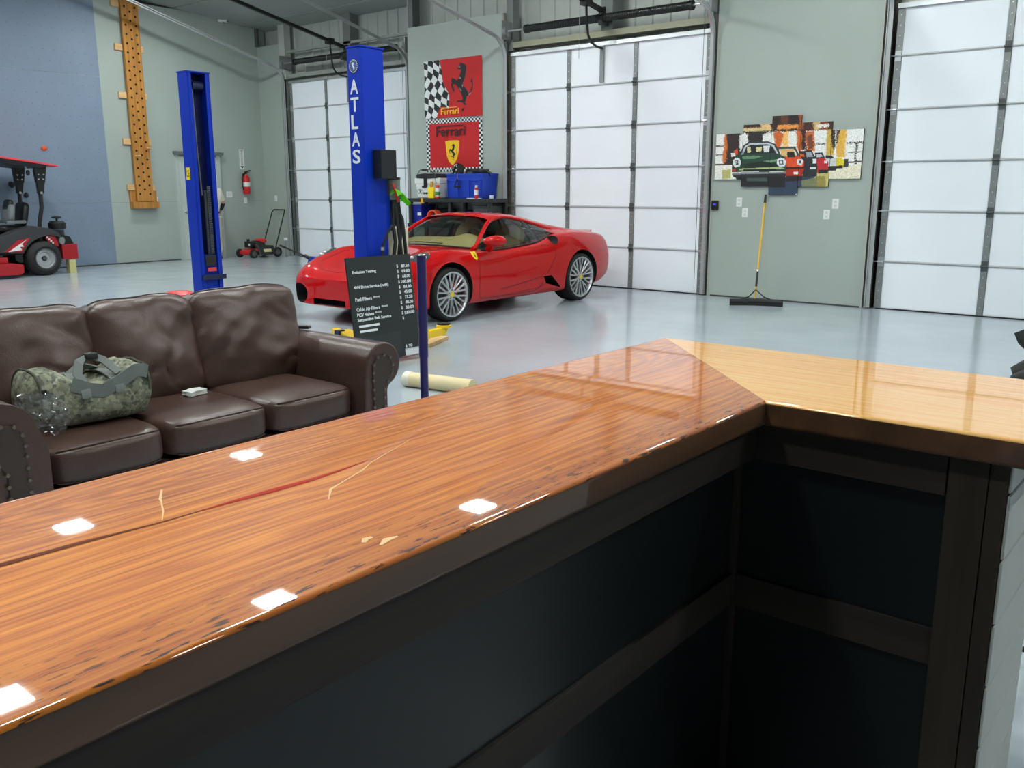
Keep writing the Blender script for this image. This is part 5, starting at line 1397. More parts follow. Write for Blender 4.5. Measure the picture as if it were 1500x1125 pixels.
# interior
MB().grid(lambda u, v: (CX+(u*2-1)*.66, CY+1.58+.50*v+.10*(u*2-1)**2, .815-.02*(u*2-1)**2+.10*math.sin(PI*min(v*.62, .5))*(1+.55*math.exp(-((u-.77)/.13)**2))*min(1, v*3)-.22*max(0, v-.8)*3), 20, 8).build('dashboard', M_tan, car, smooth=80)
for s in (-1, 1):
    st = cushion((CX+s*.36, CY+2.42, .46), (.46, .52, .20), (.1, .1, .2), 5, e=5).build('seat', M_tan, car, smooth=60)
    mb = cushion((0, 0, 0), (.46, .17, .66), (.2, .2, .15), 5, e=5); mb.xf(Matrix.Translation((CX+s*.36, CY+2.74, .74)) @ Matrix.Rotation(-.35, 4, 'X')); mb.build('seat_back', M_tan, st, smooth=60)
    mb = cushion((0, 0, 0), (.26, .10, .16), (.2, .2, .2), 4, e=4); mb.xf(Matrix.Translation((CX+s*.36, CY+2.87, 1.05)) @ Matrix.Rotation(-.3, 4, 'X')); mb.build('headrest', M_tan, st, smooth=60)
FW = Matrix.Translation((CX+.36, CY+2.16, .86)) @ Matrix.Rotation(-1.15, 4, 'X')
mb = MB().ring_lathe([(.17+.014*math.cos(a*PI/4), .014*math.sin(a*PI/4)) for a in range(8)], seg=28)
for a in (0, PI*.72, PI*1.28): mb.cyl((0, 0, 0), (.165*math.sin(a+PI/2), .165*math.cos(a+PI/2), 0), .012, seg=6)
mb.cyl((0, 0, -.02), (0, 0, .02), .05, seg=12); mb.xf(FW); mb.build('steering_wheel', M_black, car)
MB().tube([(CX-.12, CY+2.12, 1.09), (CX, CY+2.10, 1.10), (CX+.12, CY+2.12, 1.09)], .022, 8).build('inside_mirror', M_black, car)
for s in (-1, 1):
    def card(u, v, s=s):
        a = 1.66+1.55*u
        return Vector((CX+s*(.695+(max(B_w(a), .70)-.700)*min(1, v*2)), CY+a, (.45+(B_z(a)-.45)*min(1, v*1.6))+.012*v))
    MB().grid(lambda u, v: card(u, v), 16, 6).build('door_card', P('door_card_tan', (150, 128, 86), .6), car, smooth=80)
# engine cover glass and rear deck bits
MB().grid(lambda u, v: (CX+(u*2-1)*.40, CY+3.15+.75*v, C_z(3.15+.75*v)+.010-.02*(u*2-1)**2), 8, 8).build('engine_cover_glass', P('dark_glass', (30, 34, 36), .05, coat=1), car, smooth=80)
for s in (-1, 1):
    # mirrors
    mb = MB().ball((0, 0, 0), (.125, .19, .066), 24, 14)
    for v in mb.bm.verts:
        if v.co.y > .05: v.co.y = .05
    mb.xf(Matrix.Translation((CX+s*1.03, CY+1.74, .905)) @ Matrix.Rotation(s*-.12, 4, 'Z')); m_ = mb.build('door_mirror', M_red, car, smooth=50)
    MB().tube([(CX+s*.84, CY+1.82, .80), (CX+s*.90, CY+1.78, .835), (CX+s*.96, CY+1.74, .885)], [.045, .038, .045], 8).build('mirror_arm', M_red, m_)
    MB().box((CX+s*1.03-.10, CY+1.791, .865), (CX+s*1.03+.10, CY+1.795, .945)).build('mirror_glass', M_steel, m_)
    # headlamps
    pts = []
    mb = MB().ball((0, 0, 0), (.085, .235, .045), 22, 14)
    mb.xf(Matrix.Translation((CX+s*.752, CY+.60, .712)) @ Matrix.Rotation(s*-.34, 4, 'Z') @ Matrix.Rotation(.33, 4, 'X') @ Matrix.Rotation(s*.52, 4, 'Y'))
    hl = mb.build('headlamp', P('lamp_cover', (74, 78, 80), .05, coat=1), car, smooth=80)
    for k in range(3):
        q = Vector((CX+s*(.712+.045*k), CY+.50+.09*k, .735+.022*k)); MB().ball(q, (.026, .03, .022), 12, 8).build('lamp_lens', M_steel, hl)
    # tail lamps
    for x_ in (.52, .70):
        MB().lathe([(0, -.03), (.06, -.03), (.06, .012), (.045, .02), (0, .022)], (CX+s*x_, CY+4.50-(.03 if x_ > .6 else 0), .76), (0, 1, 0), 20).build('tail_lamp', P('tail_red', (150, 12, 14), .15, coat=1), car)
    MB().cyl((CX+s*.30, CY+4.40, .40), (CX+s*.30, CY+4.54, .40), .04, seg=14).build('tail_pipe', M_steel, car)
MB().hexa([(CX-.55, CY+4.34, .895), (CX+.55, CY+4.34, .895), (CX+.5, CY+4.52, .905), (CX-.5, CY+4.52, .905)], [(CX-.55, CY+4.34, .905), (CX+.55, CY+4.34, .905), (CX+.5, CY+4.52, .925), (CX-.5, CY+4.52, .925)]).build('tail_lip', M_red, car, bevel=.004)
# badges
p_, nrm = side_pt(8.07, .735)
mb = MB().prism([(-.045, .055), (.045, .055), (.045, .01), (.03, -.04), (0, -.065), (-.03, -.04), (-.045, .01)], lambda a, b, d: (d, a, b), 0, .006)
mb.xf(Matrix.Translation(p_-nrm*.002) @ nrm.to_track_quat('X', 'Z').to_matrix().to_4x4())
mb.build('shield_badge', P('badge_yellow', (240, 206, 40), .4), car)
mb = MB().prism([(px, py) for px, py in [((a-367)*.00012, (300-b)*.00017) for a, b in HORSE]], lambda a, b, d: (d, a, b), .006, .0075)
mb.xf(Matrix.Translation(p_-nrm*.002) @ nrm.to_track_quat('X', 'Z').to_matrix().to_4x4()); mb.build('badge_horse', M_black, car, smooth=0)
p_, nrm = side_pt(9.42, .80)
mb = MB().ball((0, 0, 0), (.012, .075, .018), 14, 8); mb.xf(Matrix.Translation(p_)); mb.build('door_handle', M_red, car)

# wheels
M_rim = P('silver_alloy', (196, 198, 200), .28, .75)
def wheel(y, R, wdt, s, name='wheel'):
    o_ = CX+s*.935                    # outer face
    ax = (s, 0, 0)
    c = Vector((o_, y, R+.002))
    w_ = wdt
    t_ = MB().ring_lathe([(R-.055, 0), (R-.02, .004), (R-.004, -.018), (R, -.04), (R, -w_+.04), (R-.02, -w_), (R-.06, -w_), (R-.06, -.03)], c, ax, 48).build('tyre', M_rubber, car, smooth=40)
    rim = MB().ring_lathe([(R-.052, -.004), (R-.048, .004), (R-.062, .006), (R-.074, -.006), (R-.082, -.05), (R-.082, -w_+.02), (R-.06, -w_+.01)], c, ax, 48).build('rim', M_rim, t_, smooth=40)
    MB().cyl(c-Vector(ax)*.13, c-Vector(ax)*.10, R*.56, seg=28).build('brake_disc', P('disc_steel', (120, 122, 124), .35, .8), t_)
    MB().cyl(c-Vector(ax)*.16, c-Vector(ax)*.14, R-.08, seg=28).build('wheel_back', M_arch, t_)
    mb = MB().box((-.02, -.045, -.09), (.03, .045, .09)); mb.xf(Matrix.Translation(c-Vector(ax)*.10+Vector((0, .12, .04)))); mb.build('brake_caliper', M_redp, t_, bevel=.008)
    MB().lathe([(0, -.06), (.07, -.06), (.066, -.02), (.055, -.012), (0, -.010)], c, ax, 24).build('hub', M_rim, t_)
    MB().lathe([(0, -.012), (.03, -.012), (.028, -.002), (0, 0)], c, ax, 18).build('centre_cap', P('badge_yellow', (240, 206, 40), .4), t_)
    for k in range(5):
        a = 2*PI*k/5+.3
        MB().cyl(c+Vector((-s*.025, .05*math.cos(a), .05*math.sin(a))), c+Vector((-s*.008, .05*math.cos(a), .05*math.sin(a))), .008, seg=8).build('wheel_bolt', M_galv_d, t_)
    first = None
    for k in range(10):
        a = 2*PI*k/10
        Q = Matrix.Translation(mw(car).inverted() @ c) @ Matrix.Rotation(a, 4, 'X')
        if first is None:
            mb = MB()
            for e in (-1, 1):
                mb.tube([(-s*.03, 0, .045), (-s*.022, 0, .095), (-s*.014, e*.022, .16), (-s*.010, e*.040, R-.060)], [.017, .0145, .012, .0135], 6)
            first = mb.build('spoke', M_rim, t_, local=True); first.matrix_local = Q
        else: inst(first, t_, 'spoke', Q)
for s in (1, -1):
    wheel(WY1, .312, .235, s); wheel(WY2, .325, .29, s)

# ------------------------------------------------------------------ ride-on mower
rm = thing('ride_on_mower', 'red and black ride-on mower with a red canopy by the blue wall', 'mower', (-17.25, 6.9, 0))
def big_wheel(x, y, R, wd, s, rim_m):
    c = Vector((x, y, R)); ax = (s, 0, 0)
    t_ = MB().ring_lathe([(R*.54, .02), (R*.72, .035), (R*.93, .0), (R, -.05), (R, -wd+.05), (R*.9, -wd), (R*.54, -wd)], c, ax, 40).build('tyre', M_rubber, rm, smooth=40)
    MB().lathe([(0, -.09), (.04, -.085), (.05, -.05), (.10, -.06), (.12, -.02), (R*.50, -.03), (R*.56, .022), (R*.60, .024), (R*.60, -.02), (R*.4, -.11), (0, -.11)], c, ax, 32).build('rim', rim_m, t_)
    MB().lathe([(0, -.09), (.035, -.09), (.03, -.02), (0, -.015)], c, ax, 16).build('axle_hub', M_galv_d, t_)
    tr_ = MB()
    for k in range(36):
        a = 2*PI*k/36; q = c+Vector((-s*wd/2, (R+.001)*math.cos(a), (R+.001)*math.sin(a)))
        tr_.box(q-Vector((wd*.36, .006, .006)), q+Vector((wd*.36, .006, .006)))
    stuff(tr_.build('tread_lug', M_rubber, t_, smooth=0))
Mrim = P('grey_rim', (176, 180, 182), .4, .3)
big_wheel(-16.70, 7.20, .305, .24, 1, Mrim); big_wheel(-17.80, 7.20, .305, .24, -1, Mrim)
for x in (-16.8, -17.7):
    big_wheel(x, 5.55, .16, .14, 1, Mrim)
    MB().tube([(x-.07, 5.55, .16), (x-.16, 5.58, .30), (x-.08, 5.72, .40), (x-.08, 6.1, .42)], .025, 8).build('caster_arm', M_redm, rm)
MB().prism([(5.85, .10), (6.0, .06), (6.70, .06), (6.76, .10), (6.76, .235), (6.6, .26), (6.0, .25)], lambda a, b, d: (d, a, b), -18.0, -16.55).build('cutting_deck', M_redm, rm, bevel=.012)
MB().box((-17.8, 6.0, .26), (-16.70, 6.57, .36)).build('deck_cover', M_redm, rm, bevel=.012)
MB().box((-17.6, 5.7, .38), (-16.95, 7.65, .46)).build('chassis', M_blackm, rm)
M_cow = P('charcoal_cowling', (52, 54, 56), .45)
fen = [(6.2, .60), (6.5, .70), (6.751, .80), (7.055, .885), (7.324, .84), (7.495, .76), (7.56, .66), (7.40, .70), (7.31, .71), (7.177, .68), (7.047, .62), (6.939, .53), (6.86, .41), (6.80, .41), (6.6, .43), (6.3, .45)]
for a, b in ((-17.02, -16.74), (-17.78, -17.50)):
    MB().prism(fen, lambda p, q, d: (d, p, q), a, b).build('fender', M_cow, rm, bevel=.015)
MB().prism([(6.54, .455), (6.77, .64), (7.0, .685), (6.90, .55), (6.84, .44)], lambda p, q, d: (d, p, q), -16.745, -16.732).build('red_side_panel', M_redm, rm)
MB().prism([(6.60, .45), (6.95, .665), (6.84, .575), (6.87, .53), (6.80, .53), (6.83, .475)], lambda p, q, d: (d, p, q), -16.733, -16.729).build('white_side_mark', M_ltr, rm)
MB().prism([(7.30, .71), (7.45, .68), (7.50, .50), (7.35, .56), (7.27, .66)], lambda p, q, d: (d, p, q), -17.0, -16.78).build('red_rear_panel', M_redm, rm)
for k in range(4):
    MB().box((-16.782, 7.29+k*.03, .66-k*.035), (-16.776, 7.32+k*.03, .69-k*.035)).build('white_mark', M_ltr, rm)
MB().box((-17.5, 6.2, .46), (-17.02, 6.6, .52)).build('foot_plate', M_blackm, rm)
# engine
MB().cyl((-17.2, 7.60, .46), (-17.2, 7.60, .78), .19, seg=24).build('engine', M_blackm, rm, bevel=.01)
MB().lathe([(0, 0), (.13, .0), (.15, .03), (.15, .11), (.11, .15), (0, .15)], (-17.0, 7.60, .80), seg=24).build('air_filter', M_black, rm)
MB().lathe([(.02, 0), (.02, .05), (.085, .06), (.085, .085), (.03, .10), (0, .10)], (-17.0, 7.60, .94), seg=14).build('filter_cap', M_black, rm)
MB().cyl((-16.95, 7.56, .60), (-16.86, 7.60, .60), .07, seg=16).build('oil_filter', P('filter_silver', (150, 154, 150), .4, .4), rm)
MB().prism([(7.60, .53), (7.63, .66), (7.70, .69), (7.77, .67), (7.83, .53)], lambda p, q, d: (d, p, q), -17.6, -16.92).build('engine_guard', M_blackm, rm)
MB().box((-17.65, 7.58, .26), (-16.85, 7.86, .53)).build('rear_bumper', M_redm, rm, bevel=.008)
for z in (.28, .39, .49):
    MB().cyl((-16.93, 7.855, z), (-16.93, 7.885, z), .018, seg=8).build('bumper_bolt', M_black, rm)
# seats and controls
def seat(x, m):
    mb = cushion((0, 0, 0), (.42, .13, .44), (.2, .2, .2), 6, e=5); mb.xf(Matrix.Translation((x, 7.10, 1.08)) @ Matrix.Rotation(-.22, 4, 'X')); o = mb.build('seat_back', m, rm, smooth=60)
    cushion((x, 6.85, .83), (.44, .46, .13), (.15, .15, .2), 6, e=5).build('seat_cushion', m, o, smooth=60)
    return o
seat(-17.25, M_black)
for s in (-1, 1):
    MB().box((-17.25+s*.27-.04, 6.72, .92), (-17.25+s*.27+.04, 7.05, .98)).build('arm_rest', P('seat_grey', (112, 116, 118), .6), rm, bevel=.015)
    MB().tube([(-17.25+s*.33, 6.55, .55), (-17.25+s*.33, 6.50, .85), (-17.25+s*.30, 6.48, 1.05), (-17.25+s*.08, 6.48, 1.08)], .016, 8).build('control_lever', M_blackm, rm)
mb = cushion((0, 0, 0), (.40, .12, .34), (.2, .2, .2), 6, e=5); mb.xf(Matrix.Translation((-17.2, 6.86, 1.10)) @ Matrix.Rotation(-.15, 4, 'X')); mb.build('grey_backrest', P('seat_grey', (112, 116, 118), .6), rm, smooth=60)
mb = cushion((0, 0, 0), (.26, .10, .2), (.2, .2, .2), 5, e=5); mb.xf(Matrix.Translation((-17.2, 6.87, 1.24)) @ Matrix.Rotation(-.25, 4, 'X')); mb.build('head_rest', M_black, rm, smooth=60)
MB().box((-17.6, 6.9, .5), (-16.95, 7.5, .80)).build('rear_cowl', M_cow, rm, bevel=.03)
# roll bar and canopy
for x in (-16.86, -17.72):
    MB().tube([(x, 7.22, .62), (x, 7.235, .93), (x, 7.30, 1.20), (x, 7.305, 1.46)], .036, 10).build('roll_bar', M_blackm, rm)
    MB().cyl((x-.05, 7.305, 1.455), (x+.05, 7.305, 1.455), .022, seg=10).build('hinge_pin', M_steel, rm)
    MB().hexa([(x-.045, 7.265, 1.44), (x+.045, 7.265, 1.44), (x+.045, 7.345, 1.44), (x-.045, 7.345, 1.44)], [(x-.045, 7.26, 1.65), (x+.045, 7.26, 1.65), (x+.045, 7.385, 1.65), (x-.045, 7.385, 1.65)]).build('upper_bar', M_blackm, rm)
    MB().prism([(7.25, 1.63), (7.39, 1.63), (7.44, 1.93), (7.22, 1.96)], lambda p, q, d: (d, p, q), x-.05, x+.05).build('canopy_bracket', M_black, rm, bevel=.008)
    for p, q in ((7.28, 1.69), (7.355, 1.69), (7.285, 1.77), (7.37, 1.77)):
        MB().cyl((x+.05, p, q), (x+.058, p, q), .013, seg=8).build('bracket_bolt', M_steel, rm)
zc_ = lambda y: 2.075-.138*(y-6.64)
MB().hexa([(-17.95, 5.75, zc_(5.75)-.045), (-16.68, 5.75, zc_(5.75)-.045), (-16.68, 7.62, zc_(7.62)-.03), (-17.95, 7.62, zc_(7.62)-.03)],
          [(-17.9, 5.78, zc_(5.78)+.0), (-16.74, 5.78, zc_(5.78)+.0), (-16.74, 7.60, zc_(7.6)), (-17.9, 7.60, zc_(7.6))]).build('canopy', P('canopy_red', (206, 46, 54), .4), rm, bevel=.01)
MB().hexa([(-17.85, 5.9, zc_(5.9)-.11), (-16.78, 5.9, zc_(5.9)-.11), (-16.80, 7.32, zc_(7.32)-.10), (-17.85, 7.32, zc_(7.32)-.10)],
          [(-17.9, 5.8, zc_(5.8)-.04), (-16.74, 5.8, zc_(5.8)-.04), (-16.74, 7.45, zc_(7.45)-.03), (-17.9, 7.45, zc_(7.45)-.03)]).build('canopy_underside', M_black, rm)
MB().tube([(-16.9, 7.10, 1.93), (-16.88, 7.16, 1.80), (-16.88, 7.22, 1.85), (-16.88, 7.24, 1.92)], .008, 6).build('work_light_wire', M_steel, rm)
MB().ball((-16.86, 7.13, 1.80), (.03, .035, .05), 10, 8).build('work_light', M_black, rm)
tag(MB().box((-16.98, 7.68, 0), (-16.84, 7.80, .245)).build('wood_block', P('green_tinted_pine', (196, 190, 130), .7), origin=(-16.91, 7.74, 0), bevel=.004), 'yellowish wooden block standing under the rear of the ride-on mower', 'block')

# ------------------------------------------------------------------ push mower in the corner
pm = thing('push_mower', 'red and black push lawn mower with folded-up handle in the far corner', 'mower', (-17.55, 12.33, 0), .06)
X0, Y0 = -17.55, 12.33
for dx, dy, R in ((-.27, -.36, .095), (.27, -.36, .10), (-.27, .28, .11), (.27, .28, .11)):
    s = 1 if dx > 0 else -1
    w_ = MB().ring_lathe([(R*.6, .02), (R*.92, .022), (R, .01), (R, -.025), (R*.92, -.03), (R*.6, -.03)], (X0+dx, Y0+dy, R), (s, 0, 0), 24).build('wheel', M_rubber, pm)
    MB().lathe([(0, -.02), (R*.62, -.02), (R*.6, .012), (R*.2, .02), (0, .02)], (X0+dx, Y0+dy, R), (s, 0, 0), 18).build('wheel_hub', P('hub_grey', (84, 88, 88), .5), w_)
MB().prism([(-.40, .08), (-.36, .06), (.30, .06), (.34, .10), (.32, .17), (.1, .20), (-.25, .20), (-.40, .15)], lambda p, q, d: (X0+d, Y0+p, q), -.235, .235).build('deck', P('mower_red', (206, 34, 36), .35), pm, bevel=.02)
MB().hexa([(X0+.18, Y0-.26, .09), (X0+.33, Y0-.22, .06), (X0+.33, Y0+.22, .06), (X0+.18, Y0+.26, .09)], [(X0+.16, Y0-.25, .30), (X0+.21, Y0-.2, .28), (X0+.21, Y0+.2, .24), (X0+.16, Y0+.25, .26)]).build('side_chute', M_black, pm, bevel=.01)
MB().hexa([(X0+.297, Y0-.10, .13), (X0+.303, Y0-.10, .13), (X0+.303, Y0+.10, .13), (X0+.297, Y0+.10, .13)], [(X0+.264, Y0-.10, .19), (X0+.270, Y0-.10, .19), (X0+.270, Y0+.10, .19), (X0+.264, Y0+.10, .19)]).build('chute_label', P('label_sand', (206, 198, 140), .5), pm)
MB().lathe([(.16, 0), (.175, .04), (.165, .13), (.12, .17), (0, .17)], (X0-.02, Y0-.05, .20), seg=24).build('engine', M_black, pm)
MB().lathe([(.13, 0), (.135, .05), (.10, .085), (0, .09)], (X0+.0, Y0+.02, .33), seg=24).build('engine_cowl', P('mower_red', (206, 34, 36), .35), pm)
MB().box((X0-.14, Y0-.32, .22), (X0+.10, Y0-.17, .36)).build('muffler_cover', M_black, pm, bevel=.02)
MB().cyl((X0-.08, Y0-.25, .35), (X0-.08, Y0-.25, .41), .035, seg=12).build('fuel_cap', M_black, pm)
MB().box((X0+.03, Y0-.323, .27), (X0+.08, Y0-.32, .31)).build('white_label', M_white, pm)
MB().tube([(X0-.24, Y0+.24, .17), (X0-.24, Y0+.30, .34), (X0-.23, Y0+.55, 1.0), (X0-.20, Y0+.58, 1.05), (X0+.20, Y0+.58, 1.05), (X0+.23, Y0+.55, 1.0), (X0+.24, Y0+.30, .34), (X0+.24, Y0+.24, .17)], .0135, 10).build('handle', M_blackm, pm)
for s in (-1, 1):
    MB().ball((X0+s*.245, Y0+.36, .52), .022, 10, 6).build('handle_knob', M_black, pm)

# blue trolley jack beyond the car
tj = thing('trolley_jack', 'blue trolley jack with long black handle beyond the nose of the red car', 'jack', (-13.95, 11.0, 0))
MB().hexa([(-14.05, 10.9, .04), (-13.4, 10.9, .04), (-13.4, 11.15, .04), (-14.05, 11.15, .04)], [(-14.05, 10.94, .2), (-13.45, 10.94, .13), (-13.45, 11.11, .13), (-14.05, 11.11, .2)]).build('frame', M_blue, tj, bevel=.01)
MB().hexa([(-14.0, 10.97, .18), (-13.5, 10.97, .12), (-13.5, 11.08, .12), (-14.0, 11.08, .18)], [(-14.0, 10.97, .24), (-13.5, 10.97, .17), (-13.5, 11.08, .17), (-14.0, 11.08, .24)]).build('lift_arm', M_blue, tj)
MB().cyl((-13.5, 11.025, .16), (-13.5, 11.025, .19), .05, seg=16).build('saddle', M_blackm, tj)
MB().cyl((-14.0, 11.02, .17), (-14.22, 11.0, .25), .04, .032, seg=12).build('handle_socket', M_blackm, tj)
MB().cyl((-14.2, 11.0, .243), (-14.90, 11.0, .40), .016, seg=10).build('handle', M_blackm, tj)
MB().cyl((-14.82, 11.0, .382), (-14.98, 11.0, .418), .022, seg=10).build('grip', M_black, tj)
for x in (-14.0, -13.47):
    for y in (10.89, 11.16):
        MB().cyl((x, y-.015, .042), (x, y+.015, .042), .042, seg=14).build('wheel', M_galv_d, tj)

# ------------------------------------------------------------------ shelf unit under the flags
sh = thing('shelf_unit', 'black plastic shelving unit against the grey pier, partly behind the car', 'shelf', (-10.7, 11.58, 0))
SX0, SX1, SY0, SY1 = -11.70, -9.74, 11.33, 11.80
M_shelf = P('shelf_black', (34, 36, 36), .5)
for z in (1.29, .86, .43):
    MB().box((SX0, SY0, z), (SX1, SY1, z+.065)).build('shelf_board', M_shelf, sh, bevel=.01)
MB().box((SX0, SY0, .05), (SX1, SY1, .10)).build('shelf_board', M_shelf, sh, bevel=.01)
for x in (SX0+.03, -10.72, SX1-.09):
    for y in (SY0+.02, SY1-.07):
        MB().box((x, y, 0), (x+.06, y+.05, 1.29)).build('upright', M_shelf, sh)
def tote(name, label, x, y, z, wx, wy, hz, m, lid=None, open_=True, rim=.03):
    t = thing(name, label, 'bin', (x, y, z))
    k = .9
    mb = MB()
    b = [(x-wx/2*k, y-wy/2*k, z), (x+wx/2*k, y-wy/2*k, z), (x+wx/2*k, y+wy/2*k, z), (x-wx/2*k, y+wy/2*k, z)]
    T = [(x-wx/2, y-wy/2, z+hz), (x+wx/2, y-wy/2, z+hz), (x+wx/2, y+wy/2, z+hz), (x-wx/2, y+wy/2, z+hz)]
    B_ = [Vector(p) for p in b]; T_ = [Vector(p) for p in T]; cb_ = sum(B_, Vector())/4; ct_ = sum(T_, Vector())/4; th = .012
    mb.hexa([p for p in B_], [p.lerp(q, .03) for p, q in zip(B_, T_)])
    for i in range(4):
        j = (i+1) % 4
        ib = [p+Vector((th if p.x < cb_.x else -th, th if p.y < cb_.y else -th, 0)) for p in (B_[i], B_[j])]
        it = [p+Vector((th if p.x < ct_.x else -th, th if p.y < ct_.y else -th, 0)) for p in (T_[i], T_[j])]
        mb.hexa([B_[i], B_[j], ib[1], ib[0]], [T_[i], T_[j], it[1], it[0]])
    mb.build('tub', m, t, smooth=20)
    rb = MB(); X0_, X1_, Y0_, Y1_ = x-wx/2-.012, x+wx/2+.012, y-wy/2-.012, y+wy/2+.012
    rb.box((X0_, Y0_, z+hz-rim), (X1_, Y0_+.018, z+hz)).box((X0_, Y1_-.018, z+hz-rim), (X1_, Y1_, z+hz))
    rb.box((X0_, Y0_+.018, z+hz-rim), (X0_+.018, Y1_-.018, z+hz)).box((X1_-.018, Y0_+.018, z+hz-rim), (X1_, Y1_-.018, z+hz))
    rb.build('rim', m, t, smooth=20)
    MB().box((x-wx*.46, y-wy/2-.008, z+hz*.70), (x+wx*.46, y-wy/2+.03, z+hz*.76)).build('moulded_band', m, t, bevel=.004)
    return t
M_tote = P('tote_blue', (28, 66, 186), .4)
tt = tote('storage_tote', 'large blue open tote heaped with dark gear on the black shelf', -10.39, 11.60, 1.356, .82, .38, .41, M_tote)
for dx in (-.36, -.12, .12, .36):
    MB().box((-10.39+dx-.008, 11.372, 1.38), (-10.39+dx+.008, 11.40, 1.66)).build('moulded_rib', M_tote, tt)
# the heap in the tote
mb = MB(); bmesh.ops.create_icosphere(mb.bm, subdivisions=3, radius=1)
for v in mb.bm.verts: p = v.co.copy(); v.co = Vector((p.x*.26, p.y*.15, p.z*.07))*(1+.4*mnoise.fractal(p*3, 1, 2, 3))
mb.xf(Matrix.Translation((-10.22, 11.58, 1.775)))
tag(mb.build('cable_heap', M_black, origin=(-10.22, 11.58, 1.77), smooth=30), 'dark tangled gear heaped at the right of the blue tote', 'cables')
t = thing('toy_wheel', 'black knobbly model wheel with white marks on top of the blue tote', 'wheel', (-10.66, 11.55, 1.78))
MB().ring_lathe([(.06, .05), (.12, .055), (.135, .03), (.135, -.05), (.12, -.07), (.06, -.07)], (-10.66, 11.53, 1.81), (-.5, -1, .35), 28).build('tyre', M_rubber, t)
MB().lathe([(0, -.05), (.065, -.05), (.06, .02), (0, .03)], (-10.66, 11.53, 1.81), (-.5, -1, .35), 20).build('hub', P('hub_dark', (70, 72, 72), .5), t)
wd = MB()
Fm = Matrix.Translation((-10.66, 11.53, 1.81)) @ Vector((-.5, -1, .35)).to_track_quat('Z', 'Y').to_matrix().to_4x4()
for k in range(9):
    a = 2*PI*k/9; wd.ball(Fm @ Vector((.092*math.cos(a), .092*math.sin(a), .055)), .012, 6, 4)
stuff(wd.build('white_mark', M_white, t))
t = thing('tote_hook', 'black triangular hook hanging over the front of the blue tote', 'hook', (-10.50, 11.36, 1.6))
MB().tube([(-10.50, 11.42, 1.775), (-10.50, 11.355, 1.775), (-10.50, 11.355, 1.66)], .006, 6).build('hook_wire', M_steel, t)
MB().tube([(-10.50, 11.35, 1.68), (-10.56, 11.35, 1.55), (-10.44, 11.35, 1.55), (-10.50, 11.35, 1.68)], .009, 6).build('handle_loop', M_black, t)
MB().box((-10.565, 11.335, 1.53), (-10.435, 11.365, 1.565)).build('grip', M_black, t, bevel=.008)
# white cooler
t = thing('cool_box', 'white cool box with a black padded lid and wire handle on the black shelf', 'cooler', (-11.28, 11.58, 1.356))
MB().hexa([(-11.54, 11.44, 1.357), (-11.01, 11.44, 1.357), (-11.01, 11.75, 1.357), (-11.54, 11.75, 1.357)], [(-11.57, 11.43, 1.61), (-10.99, 11.43, 1.61), (-10.99, 11.77, 1.61), (-11.57, 11.77, 1.61)]).build('body', M_white, t, bevel=.025, bseg=3)
MB().box((-11.59, 11.42, 1.60), (-10.98, 11.78, 1.70)).build('lid', M_white, t, bevel=.02, bseg=3)
mb = cushion((-11.28, 11.58, 1.725), (.60, .36, .10), (.1, .1, .3), 6, .008, 3, e=6); mb.build('lid_pad', P('black_cloth', (34, 36, 36), .8), t, smooth=60)
MB().box((-11.35, 11.405, 1.55), (-11.27, 11.425, 1.72)).build('latch', M_black, t, bevel=.006)
MB().box((-11.40, 11.415, 1.535), (-11.29, 11.435, 1.57)).build('latch_plate', M_black, t)
MB().tube([(-11.44, 11.38, 1.70), (-11.44, 11.36, 1.77), (-11.38, 11.36, 1.835), (-11.14, 11.36, 1.835), (-11.04, 11.37, 1.77), (-11.03, 11.39, 1.60)], .007, 6).build('wire_handle', M_galv_d, t)
MB().cyl((-11.33, 11.36, 1.835), (-11.20, 11.36, 1.835), .016, seg=10).build('hand_grip', M_black, t)
for k, (a, b, r) in enumerate(((-11.49, 1.475, .03), (-11.455, 1.485, .02), (-11.42, 1.47, .026))):
    MB().ring_lathe([(r, 0), (r+.006, 0), (r+.006, .003), (r, .003)], (a, 11.432, b), (0, -1, 0), 16).build('printed_mark', P('dark_ink', (50, 54, 56), .6), t)
for k in range(5):
    MB().box((-11.38+k*.027, 11.432, 1.42+(k % 2)*.01), (-11.36+k*.027, 11.442, 1.46-(k % 2)*.004)).build('printed_mark', P('dark_ink', (50, 54, 56), .6), t)
# bottles
t = thing('oil_bottle', 'yellow plastic bottle with an amber cap in front of the white cool box', 'bottle', (-11.13, 11.375, 1.356))
MB().box((-11.19, 11.345, 1.357), (-11.06, 11.39, 1.545)).build('bottle', P('bottle_yellow', (246, 218, 24), .35), t, bevel=.012)
MB().lathe([(.03, 0), (.033, .05), (.022, .07), (.026, .075), (.026, .1), (0, .1)], (-11.115, 11.367, 1.54), seg=16).build('cap', P('amber_cap', (196, 150, 30), .4), t)
t = thing('spray_bottle', 'clear bottle with red top and green label beside the yellow bottle', 'bottle', (-11.0, 11.385, 1.356))
MB().lathe([(0, 0), (.04, 0), (.042, .12), (.03, .16), (.018, .18)], (-10.985, 11.375, 1.357), seg=18).build('bottle', P('pale_bottle', (214, 206, 200), .3), t)
MB().lathe([(.0425, .05), (.0425, .11)], (-10.985, 11.375, 1.357), seg=18).build('green_label', P('label_green', (46, 130, 70), .5), t)
MB().lathe([(.0425, 0), (.0425, .03)], (-10.985, 11.375, 1.357), seg=18).build('red_band', M_redp, t)
MB().box((-11.01, 11.35, 1.53), (-10.955, 11.40, 1.585)).build('red_top', P('coral_red', (226, 84, 70), .4), t, bevel=.01)
t = thing('spray_can', 'red and white spray can standing before the blue tote', 'can', (-10.085, 11.365, 1.356))
